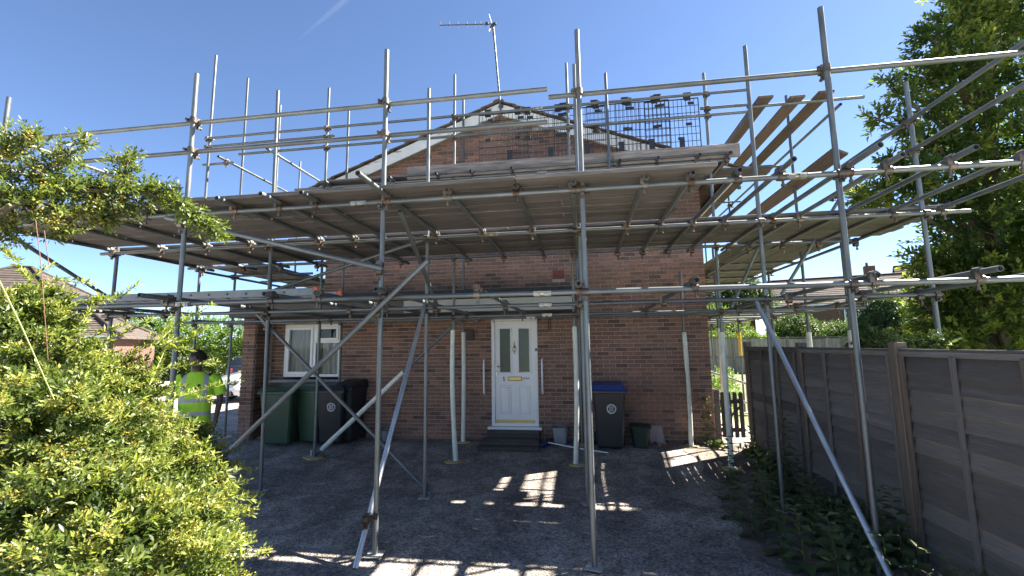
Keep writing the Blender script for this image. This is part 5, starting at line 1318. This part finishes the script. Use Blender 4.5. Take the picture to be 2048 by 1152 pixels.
fo = [foliage(TB, 7400, 9, .24, .115, .050, rin=.74, rout=1.05, up=.15, rnd=.6, keep=.85, holes=.34, hs=2.6, cs=2.2, spread=.75)]
big = [b for b in TB if b[3] > .35]
fo.append(foliage(big, 1500, 8, .25, .18, .07, rin=.30, rout=.62, keep=.3, cs=2, tb=-.15))
P, d = blob_points(TB, 900, .95, 1.12, .95)
fo.append(sprigs(P, d + UP * .4 + rdir(len(P)) * .3, 9, np.full(len(P), .22), .12, .05, np.full(len(P), .86), .7))  # outermost shoots tinted pale: sunlight put into the leaf colour
ob('crown', leaf_mesh('crown', *join(*fo)), M['leaf_tree'], tree)

# ------------------------------------------------------------------ hedge, shrubs and trees further off
def shrub(name, label, cat, blobs, n, per, slen, L, W, mt, group=None, trunk=None, **kw):
    c = blobs[0]; t = thing(name, label, cat, (c[0], c[1], 0), 0, group)
    if trunk:
        m = MB(); m.path(trunk, [.16, .12, .08, .04][:len(trunk)], 8); mbo('trunk', m, M['bark'], t)
    else:
        m = MB()
        for b in blobs[:6]: m.path([(b[0], b[1], -.02), (b[0], b[1], b[2] * .5), (b[0] + .05, b[1], b[2])], [.05, .04, .015], 6)
        mbo('stems', m, M['bark'], t)
    f = [foliage(blobs, n, per, slen, L, W, **kw)]
    f.append(foliage(blobs, n // 3, per, slen * 1.4, L * 1.6, W * 1.9, rin=.4, rout=.8, keep=.3, tb=-.2))
    ob('foliage', leaf_mesh('foliage', *join(*f)), M[mt], t); return t
hb = []
for i in range(15):
    x = -33.5 + i * 1.0; top = 4.35 - .055 * i + .12 * sin(i * 1.9)
    hb += [(x, 17 + .2 * sin(i), top - 1.25, 1.3), (x + .3, 16.9, 1.2, 1.35)]
shrub('conifer_hedge', 'bright green conifer hedge beyond the drive at the left', 'hedge', hb, 4200, 8, .38, .20, .06, 'leaf_hedge', rnd=.5, up=.5, cs=1.4, squash=1.0, spread=.6)
Y22 = lambda l: [(x, y, z, r) for x, y, z, r in l]
shrub('shrub', 'rounded pale green shrub in front of the far brown-roofed house', 'shrub', [(13.6, 22.5, 2.5, 1.25), (14.4, 22.7, 2.0, 1.1), (12.6, 22.3, 1.9, .9)], 1500, 8, .3, .13, .06, 'leaf_far', 'shrubs beyond the back fence')
shrub('shrub', 'smaller green shrub right of the rounded one, beyond the fence', 'shrub', [(16.0, 22.6, 1.9, 1.1), (17.0, 22.4, 2.1, .8)], 1000, 8, .3, .13, .06, 'leaf_far', 'shrubs beyond the back fence')
shrub('shrub', 'dark green shrub beside the right corner of the brick wall', 'shrub', [(9.0, 23.5, 2.9, 1.5), (10.2, 24, 2.3, 1.4), (8.0, 23, 2.0, 1.2)], 1500, 8, .3, .13, .06, 'leaf_tree', 'shrubs beyond the back fence')
shrub('shrub', 'low bright hedge plant along the back fence', 'shrub', [(8.2, 21, 1.9, .6), (9.3, 21, 1.8, .6), (10.4, 21.1, 1.9, .55), (11.4, 21.1, 1.7, .55)], 900, 8, .25, .12, .05, 'leaf_hedge', 'shrubs beyond the back fence')
shrub('garden_tree', 'pale green tree far beyond the right scaffold bay', 'tree', [(13.8, 33, 6.2, 1.9), (12.2, 33.5, 5.6, 1.6), (15.2, 33, 5.3, 1.4), (13.3, 33, 7.6, 1.0)], 1700, 8, .4, .20, .09, 'leaf_far', None, [(13.5, 33, 0), (13.5, 33, 2.5), (13.6, 33, 5), (13.4, 33, 7)], holes=.3, hs=1.7)
cb = [(10.0, 8.0, .8 + .42 * k, 1.08 - .105 * k) for k in range(6)] + [(10.5, 8.2, .7 + .4 * k, .9 - .12 * k) for k in range(5)]
ct = shrub('conifer', 'grey-green drooping conifer behind the fence, left of the big tree', 'conifer', cb, 2400, 7, .34, .19, .035, 'leaf_conifer', None, [(10.1, 8.1, 0), (10.1, 8.1, 1.5), (10.1, 8, 2.6)], up=-.9, rnd=.35, spread=.45)
shrub('climber', 'pale leafy climber showing over the fence top by the tall front pole', 'climber', [(3.3, -3.15, 1.86, .11), (3.3, -3.0, 1.93, .07), (3.3, -3.3, 1.83, .10), (3.3, -2.8, 1.82, .09)], 150, 7, .09, .045, .022, 'leaf_ivy', 'plants showing over the fence')
shrub('climber', 'small leafy climber over the fence top below the big tree', 'climber', [(3.3, -3.80, 1.84, .08), (3.3, -3.92, 1.86, .05), (3.3, -3.68, 1.82, .06)], 70, 7, .09, .045, .022, 'leaf_ivy', 'plants showing over the fence')
shrub('garden_plant', 'sunny green plant growing along the garden handrail', 'plant', [(3.9, 5.5, .5, .45), (3.8, 4.6, .4, .35), (4.3, 6.4, .6, .5)], 500, 7, .14, .07, .03, 'leaf_hedge')
# climbing plant on the wall by the gate
iv = thing('wall_climber', 'sparse climbing plant on the brick wall beside the gate post', 'plant', (2.2, -0.06, 0.1))
m = MB(); m.path([(2.20, -.05, .10), (2.17, -.03, .4), (2.22, -.03, .65), (2.20, -.02, .92)], [.006, .005, .004, .002], 6); m.path([(2.17, -.03, .35), (2.10, -.03, .6), (2.09, -.03, .8)], [.004, .003, .002], 5); mbo('stem', m, M['stem_red'], iv)
n = 130; P = np.stack([2.16 + NPR.normal(scale=.065, size=n), -.03 - NPR.uniform(.0, .07, n), NPR.uniform(.15, .95, n)], 1)
ob('leaves', leaf_mesh('leaves', P, rdir(n) + np.array([0, -.3, -.3]), rdir(n) + np.array([0, -1., .5]), np.full(n, .05), np.full(n, .035), np.clip(NPR.normal(.6, .25, n), 0, 1)), M['leaf_ivy'], iv)
# nettles and ground cover along the fence
def nettle(x, y, h, lab):
    z0 = gz(x, y) + soil_h(x)
    t = thing('weed', lab, 'weed', (x, y, z0), 0, 'weeds growing along the fence')
    lean = Vector((rr.uniform(-.18, .1), rr.uniform(-.15, .15), 1)) * h
    m = MB(); b = Vector((x, y, z0 - .02)); m.path([b, b + lean * .5 + Vector((.01, 0, 0)), b + lean], [.0045, .0035, .0012], 5); mbo('stem', m, M['stem_weed'], t)
    Cn, An, Nn, Ln, Tn = [], [], [], [], []
    k = int(h / .045)
    for i in range(k):
        f = (i + 1) / k; p = b + lean * f; a0 = i * 1.57
        for s in (0, pi):
            a = a0 + s + rr.uniform(-.3, .3); l = (.16 * (1.1 - .65 * f) + .03) * rr.uniform(.8, 1.2)
            Cn.append(tuple(p)); An.append((cos(a), sin(a), .15 - .5 * (1 - f))); Nn.append((-.4 * cos(a), -.4 * sin(a), 1)); Ln.append(l); Tn.append(.35 + .4 * f + rr.uniform(-.15, .15))
    if Cn: ob('leaves', leaf_mesh('leaves', np.array(Cn), np.array(An), np.array(Nn), np.array(Ln), np.array(Ln) * .6, np.array(Tn)), M['leaf_weed'], t)
rr = random.Random(9)
nettle(1.98, -1.9, .62, 'tall nettle nearest the wall end of the weed bed')
nettle(2.30, -2.75, 1.05, 'tallest nettle, standing against the fence between the two poles')
spots = [(1.73, -2.64), (1.58, -3.29), (1.62, -3.73), (1.71, -4.09), (1.80, -4.36), (2.24, -3.48), (2.16, -3.83), (2.0, -4.33), (2.63, -1.49), (2.38, -3.91), (2.25, -4.3), (2.5, -2.56), (2.6, -0.94), (2.58, -4.3), (2.5, -4.6), (2.6, -4.07), (2.08, -2.77), (2.0, -3.2), (2.45, -3.2), (1.85, -3.5), (2.35, -2.2), (2.55, -3.0), (2.6, -3.55), (2.62, -2.0), (2.15, -2.3), (2.3, -1.3), (2.5, -5.0), (1.9, -4.7), (2.2, -4.7)]
for x, y in spots:
  if y < -2.3 or x > 2.5: nettle(min(x, 2.62), y, rr.uniform(.28, .62), 'leafy green weed in the bed along the fence foot')
n = 1500
gx = 1.75 + .98 * NPR.beta(2.6, 1.0, n); gy = NPR.uniform(-8.0, -.5, n)
dens = np.sin(gx * 7 + 2) * np.sin(gy * 3.1) + .7 * np.sin(gy * 7.7 + gx * 3); ok = (dens > -.1) & ((gy < -2.2) | (gx > 2.45)); gx, gy = gx[ok], gy[ok]; n = len(gx)
gzv = np.array([gz(a, b) + soil_h(a) for a, b in zip(gx, gy)])
P = np.stack([gx, gy, gzv + .005], 1); D = np.stack([NPR.normal(scale=.4, size=n), NPR.normal(scale=.4, size=n), np.ones(n)], 1)
gcv = ob('ground_cover', leaf_mesh('ground_cover', *sprigs(P, D, 5, NPR.uniform(.05, .24, n), .07, .04, .25 + .5 * NPR.random(n), .9)), M['leaf_weed'], None, kind='stuff')
P = np.stack([NPR.uniform(1.75, 2.4, 260), NPR.uniform(-1.3, -.15, 260), np.full(260, .11)], 1); keepm = (P[:, 0] > 2.05 + .1 * np.sin(P[:, 1] * 9)) ; P = P[keepm]
tf = thing('grass_tuft', 'green tuft growing at the foot of the brick corner by the gate', 'plant', (2.25, -.25, .1))
P = np.stack([2.27 + NPR.normal(scale=.06, size=70), -.22 + NPR.normal(scale=.08, size=70), np.full(70, .10)], 1)
ob('blades', leaf_mesh('blades', *sprigs(P, rdir(70) * .6 + UP, 4, np.full(70, .1), .09, .025, np.full(70, .6), .8)), M['leaf_weed'], tf)
# litter of dry twigs and leaves on the drive edge
n = 1500; xx = NPR.uniform(-.2, 2.4, n); yy = NPR.uniform(-4.6, -.3, n); k = NPR.random(n) < (.15 + .8 * np.clip((xx - .9) / 1.2, 0, 1) ** 1.5); xx, yy = xx[k], yy[k]; n = len(xx)
P = np.stack([xx, yy, np.array([gz(a, b) + .016 for a, b in zip(xx, yy)])], 1); D = rdir(n); D[:, 2] *= .15
ob('leaf_litter', leaf_mesh('leaf_litter', P, D, rdir(n) * .3 + UP, NPR.uniform(.015, .05, n), NPR.uniform(.008, .02, n), NPR.random(n)), M['bud'], None, kind='stuff')

# loose chippings on the drive
n = 2600; xx = NPR.uniform(-4.5, 2.2, n); yy = NPR.uniform(-5.6, -.2, n)
m = MB()
for a, b in zip(xx, yy):
    r = RND.uniform(.003, .009); c = RND.random()
    z = gz(a, b) + wob(a, b) + .001
    k = RND.uniform(0, 6.28)
    ring = [(a + r * cos(k + i * 1.57) * RND.uniform(.7, 1.2), b + r * sin(k + i * 1.57) * RND.uniform(.7, 1.2), z) for i in range(4)]
    m.add(ring + [(a, b, z + r * .9)], [(0, 1, 4), (1, 2, 4), (2, 3, 4), (3, 0, 4)], False, c)
mbo('loose_gravel', m, mat('pale_chippings', (0.27, 0.25, 0.225), .9, 0, .3, 20, tint=.5), None, tints=True, kind='stuff')
# ------------------------------------------------------------------ the person in hi-vis
pe = thing('person', 'person in lime hi-vis T-shirt with grey bands standing on the drive, head turned', 'person', (-5.16, -3.2, gz(-5.16, -3.2) + .012), radians(32))
PM = WM[pe.name]
def skin(name, verts, edges, rad, mt, levels=2, parent=pe):
    me = bpy.data.meshes.new(name); me.from_pydata(verts, edges, []); me.update()
    o = ob(name, me, mt, parent, PM)
    md = o.modifiers.new('skin', 'SKIN'); md.use_smooth_shade = True
    for i, r in enumerate(rad):
        sv = me.skin_vertices[0].data[i]; sv.radius = (r, r) if not isinstance(r, tuple) else r; sv.use_root = (i == 0)
    s = o.modifiers.new('smooth', 'SUBSURF'); s.levels = levels; s.render_levels = levels
    return o
V, E, R = [], [], []
def vtx(p, r, par=None):
    V.append(p); R.append(r); i = len(V) - 1
    if par is not None: E.append((par, i))
    return i
pel = vtx((0, 0, 1.00), .125)
wa = vtx((0, 0, 1.18), .115, pel); ch = vtx((0, .01, 1.40), .125, wa); nb = vtx((0, .02, 1.56), .06, ch); nk = vtx((-.01, .0, 1.63), .055, nb)
fd = Vector((-sin(radians(62)), -cos(radians(62)), 0)); sdv = Vector((-fd.y, fd.x, 0))
hc = Vector((-.015, -.01, 1.73))
h1 = vtx(tuple(hc), .083, nk); h2 = vtx(tuple(hc - fd * .02 + Vector((0, 0, .075))), .083, h1)
jaw = vtx(tuple(hc + fd * .055 + Vector((0, 0, -.055))), .043, h1)
no = vtx(tuple(hc + fd * .085 + Vector((0, 0, .012))), .018, h1); vtx(tuple(hc + fd * .108 + Vector((0, 0, -.004))), .010, no)
br_ = vtx(tuple(hc + fd * .070 + Vector((0, 0, .052))), .030, h1)
for s in (-1, 1):
    e = vtx(tuple(hc + sdv * s * .075 + Vector((0, 0, .005))), .016, h1); vtx(tuple(hc + sdv * s * .095 + Vector((0, 0, .02)) - fd * .008), .010, e)
def arm(s, el, wr, hd, fdir):
    sh = vtx((s * .19, .01, 1.50), .062, ch); a = vtx(tuple(Vector((s * .19, .01, 1.50)).lerp(Vector(el), .5)), .052, sh); b = vtx(el, .042, a)
    c = vtx(tuple(Vector(el).lerp(Vector(wr), .5)), .040, b); d = vtx(wr, .028, c)
    pal = vtx(tuple(Vector(wr).lerp(Vector(hd), .55)), .030, d); kn = vtx(hd, .030, pal)
    fv = Vector(fdir).normalized(); side = fv.cross(Vector((s, 0, .2))).normalized()
    for k, L in enumerate((.072, .082, .076, .060)):
        p0 = Vector(hd) + side * (-.027 + .018 * k); q1 = vtx(tuple(p0 + fv * L * .4), .0095, kn); cur = fv + Vector((-s * .35, 0, 0)); vtx(tuple(p0 + fv * L * .4 + cur.normalized() * L * .6), .0080, q1)
    t0 = Vector(wr).lerp(Vector(hd), .4) - side * .034; q = vtx(tuple(t0 + fv * .02 - side * .01), .0105, pal); vtx(tuple(t0 + fv * .06 - side * .016), .0090, q)
arm(1, (.285, .02, 1.22), (.265, -.07, .97), (.258, -.095, .88), (0, -.15, -1))
arm(-1, (-.30, .02, 1.22), (-.24, -.20, 1.08), (-.20, -.28, 1.05), (.4, -.8, -.2))
for s in (-1, 1):
    hp = vtx((s * .09, 0, .93), .095, pel); kn = vtx((s * .11, -.01, .50), .058, hp); cf = vtx((s * .115, .015, .33), .055, kn); an = vtx((s * .12, .02, .09), .038, cf); vtx((s * .13, -.12, .045), .035, an)
skin('body', V, E, R, M['skin'])
def ell(z, rx, ry, cx=0, cy=0, n=40):
    return [(cx + rx * (abs(cos(a)) ** .85) * (1 if cos(a) >= 0 else -1), cy + ry * (abs(sin(a)) ** .9) * (1 if sin(a) >= 0 else -1), z) for a in [2 * pi * k / n for k in range(n)]]
def hivis():
    m = bpy.data.materials.new('lime_hivis_cloth'); m.use_nodes = True
    nt = m.node_tree; L = nt.links.new; bs = nt.nodes['Principled BSDF']
    tc = nd(nt, 'ShaderNodeTexCoord'); sx = nd(nt, 'ShaderNodeSeparateXYZ'); L(tc.outputs['Object'], sx.inputs[0])
    def band(out, c, hw):
        d = nd(nt, 'ShaderNodeMath', operation='SUBTRACT'); L(out, d.inputs[0]); d.inputs[1].default_value = c
        a = nd(nt, 'ShaderNodeMath', operation='ABSOLUTE'); L(d.outputs[0], a.inputs[0])
        l = nd(nt, 'ShaderNodeMath', operation='LESS_THAN'); L(a.outputs[0], l.inputs[0]); l.inputs[1].default_value = hw; return l.outputs[0]
    def op(o, a, b):
        n = nd(nt, 'ShaderNodeMath', operation=o)
        for i, x in enumerate((a, b)):
            if isinstance(x, float): n.inputs[i].default_value = x
            else: L(x, n.inputs[i])
        return n.outputs[0]
    ax = op('ABSOLUTE', sx.outputs['X'], 0.0)
    torso = op('LESS_THAN', ax, .192)
    vert = op('MULTIPLY', op('MULTIPLY', band(ax, .125, .026), torso), op('GREATER_THAN', sx.outputs['Z'], 1.235))
    hor = op('MULTIPLY', op('MAXIMUM', band(sx.outputs['Z'], 1.21, .026), band(sx.outputs['Z'], 1.035, .026)), torso)
    f = op('MINIMUM', op('ADD', vert, hor), 1.0)
    # small dark chest print: round mark over a bar, on the front only
    front = op('LESS_THAN', sx.outputs['Y'], -.03)
    dx = op('MULTIPLY', op('SUBTRACT', sx.outputs['X'], .055), 1.0); dz = op('SUBTRACT', sx.outputs['Z'], 1.405)
    rad = op('ADD', op('MULTIPLY', dx, dx), op('MULTIPLY', dz, dz)); disc = op('LESS_THAN', rad, .00040)
    bar_ = op('MULTIPLY', band(sx.outputs['X'], .050, .040), band(sx.outputs['Z'], 1.372, .010))
    lg = op('MULTIPLY', op('MAXIMUM', disc, bar_), front)
    mx = nd(nt, 'ShaderNodeMix', data_type='RGBA'); L(f, mx.inputs['Factor']); mx.inputs['A'].default_value = (.36, .66, .035, 1); mx.inputs['B'].default_value = (.34, .36, .37, 1)
    m2 = nd(nt, 'ShaderNodeMix', data_type='RGBA'); L(lg, m2.inputs['Factor']); L(mx.outputs['Result'], m2.inputs['A']); m2.inputs['B'].default_value = (.02, .03, .02, 1)
    L(m2.outputs['Result'], bs.inputs['Base Color']); bs.inputs['Roughness'].default_value = .75
    wv = nd(nt, 'ShaderNodeTexNoise'); wv.inputs['Scale'].default_value = 7; mp = nd(nt, 'ShaderNodeMapping'); mp.inputs['Scale'].default_value = (2.4, 1.2, .5); L(tc.outputs['Object'], mp.inputs[0]); L(mp.outputs[0], wv.inputs['Vector'])
    bp = nd(nt, 'ShaderNodeBump'); bp.inputs['Strength'].default_value = .5; bp.inputs['Distance'].default_value = .03; L(wv.outputs['Fac'], bp.inputs['Height']); L(bp.outputs[0], bs.inputs['Normal'])
    return m
M['hivis'] = hivis()
m = loft([ell(.86, .185, .135), ell(.95, .190, .142), ell(1.08, .185, .140), ell(1.22, .190, .140), ell(1.36, .205, .145, 0, .0), ell(1.46, .208, .130, 0, .01), ell(1.52, .170, .105, 0, .015), ell(1.565, .105, .085, 0, .015), ell(1.585, .078, .072, 0, .015)])
for s in (-1, 1):
    p = [Vector((s * .15, .01, 1.50)), Vector((s * .205, .012, 1.465)), Vector((s * .252, .02, 1.37)), Vector((s * .285, .026, 1.27))]
    m.path(p, [.075, .082, .078, .080], 18)
mbo('t_shirt', m, M['hivis'], pe, PM)
m = loft([ell(.80, .185, .135), ell(.86, .180, .132), ell(1.00, .172, .125)])
for s in (-1, 1): m.path([(s * .09, 0, .90), (s * .10, 0, .70), (s * .112, -.005, .48), (s * .118, .012, .28), (s * .122, .015, .07)], [.112, .102, .082, .076, .078], 18)
mbo('trousers', m, M['trousers'], pe, PM)
for s in (-1, 1):
    m = MB(); m.path([(s * .122, .06, .055), (s * .124, -.02, .055), (s * .13, -.12, .045), (s * .133, -.17, .035)], [.052, .056, .048, .030], 12); mbo('boot', m, M['boot'], pe, PM)
m = MB()
c = hc - fd * .028 + Vector((0, 0, .045))
for i in range(7): pass
vs = []; nn = 20
for i in range(7):
    t = pi / 2 * i / 6
    for k in range(nn):
        a = 2 * pi * k / nn; q = fd * cos(a) * .104 * cos(t) + sdv * sin(a) * .091 * cos(t) + Vector((0, 0, .108 * sin(t)))
        drop = (-.055 * (1 - cos(a)) / 2) * (1 - i / 6) + (.022 * max(0, cos(a)) * (1 - i / 6)); vs.append(tuple(c + q + Vector((0, 0, drop))))
fs = [(i * nn + k, i * nn + (k + 1) % nn, (i + 1) * nn + (k + 1) % nn, (i + 1) * nn + k) for i in range(6) for k in range(nn)]
m.add(vs, fs, True); mbo('hair', m, M['hair'], pe, PM)

# ------------------------------------------------------------------ contrail high in the sky
ct = bpy.data.materials.new('thin_ice_cloud'); ct.use_nodes = True
nt = ct.node_tree; L = nt.links.new; o_ = nt.nodes['Material Output']; nt.nodes.remove(nt.nodes['Principled BSDF'])
vol = nd(nt, 'ShaderNodeVolumePrincipled'); vol.inputs['Color'].default_value = (1, 1, 1, 1); vol.inputs['Density'].default_value = .0016; vol.inputs['Anisotropy'].default_value = .5
L(vol.outputs[0], o_.inputs['Volume'])
def sky_point(px, py, dist):
    return Vector((0, -8.7, 1.9)) + (_f + _r * ((px - 1024) / 900) - _u * ((py - 576) / 900)).normalized() * dist
a, b = sky_point(597, 79, 1900), sky_point(700, -8, 1900)
m = MB(); m.path([a, a.lerp(b, .35), a.lerp(b, .7), b, a.lerp(b, 1.6)], [2.5, 6.5, 9, 10, 11], 10)
tr = mbo('contrail', m, ct, None); tr['label'] = 'thin white vapour trail high in the blue sky'; tr['category'] = 'contrail'
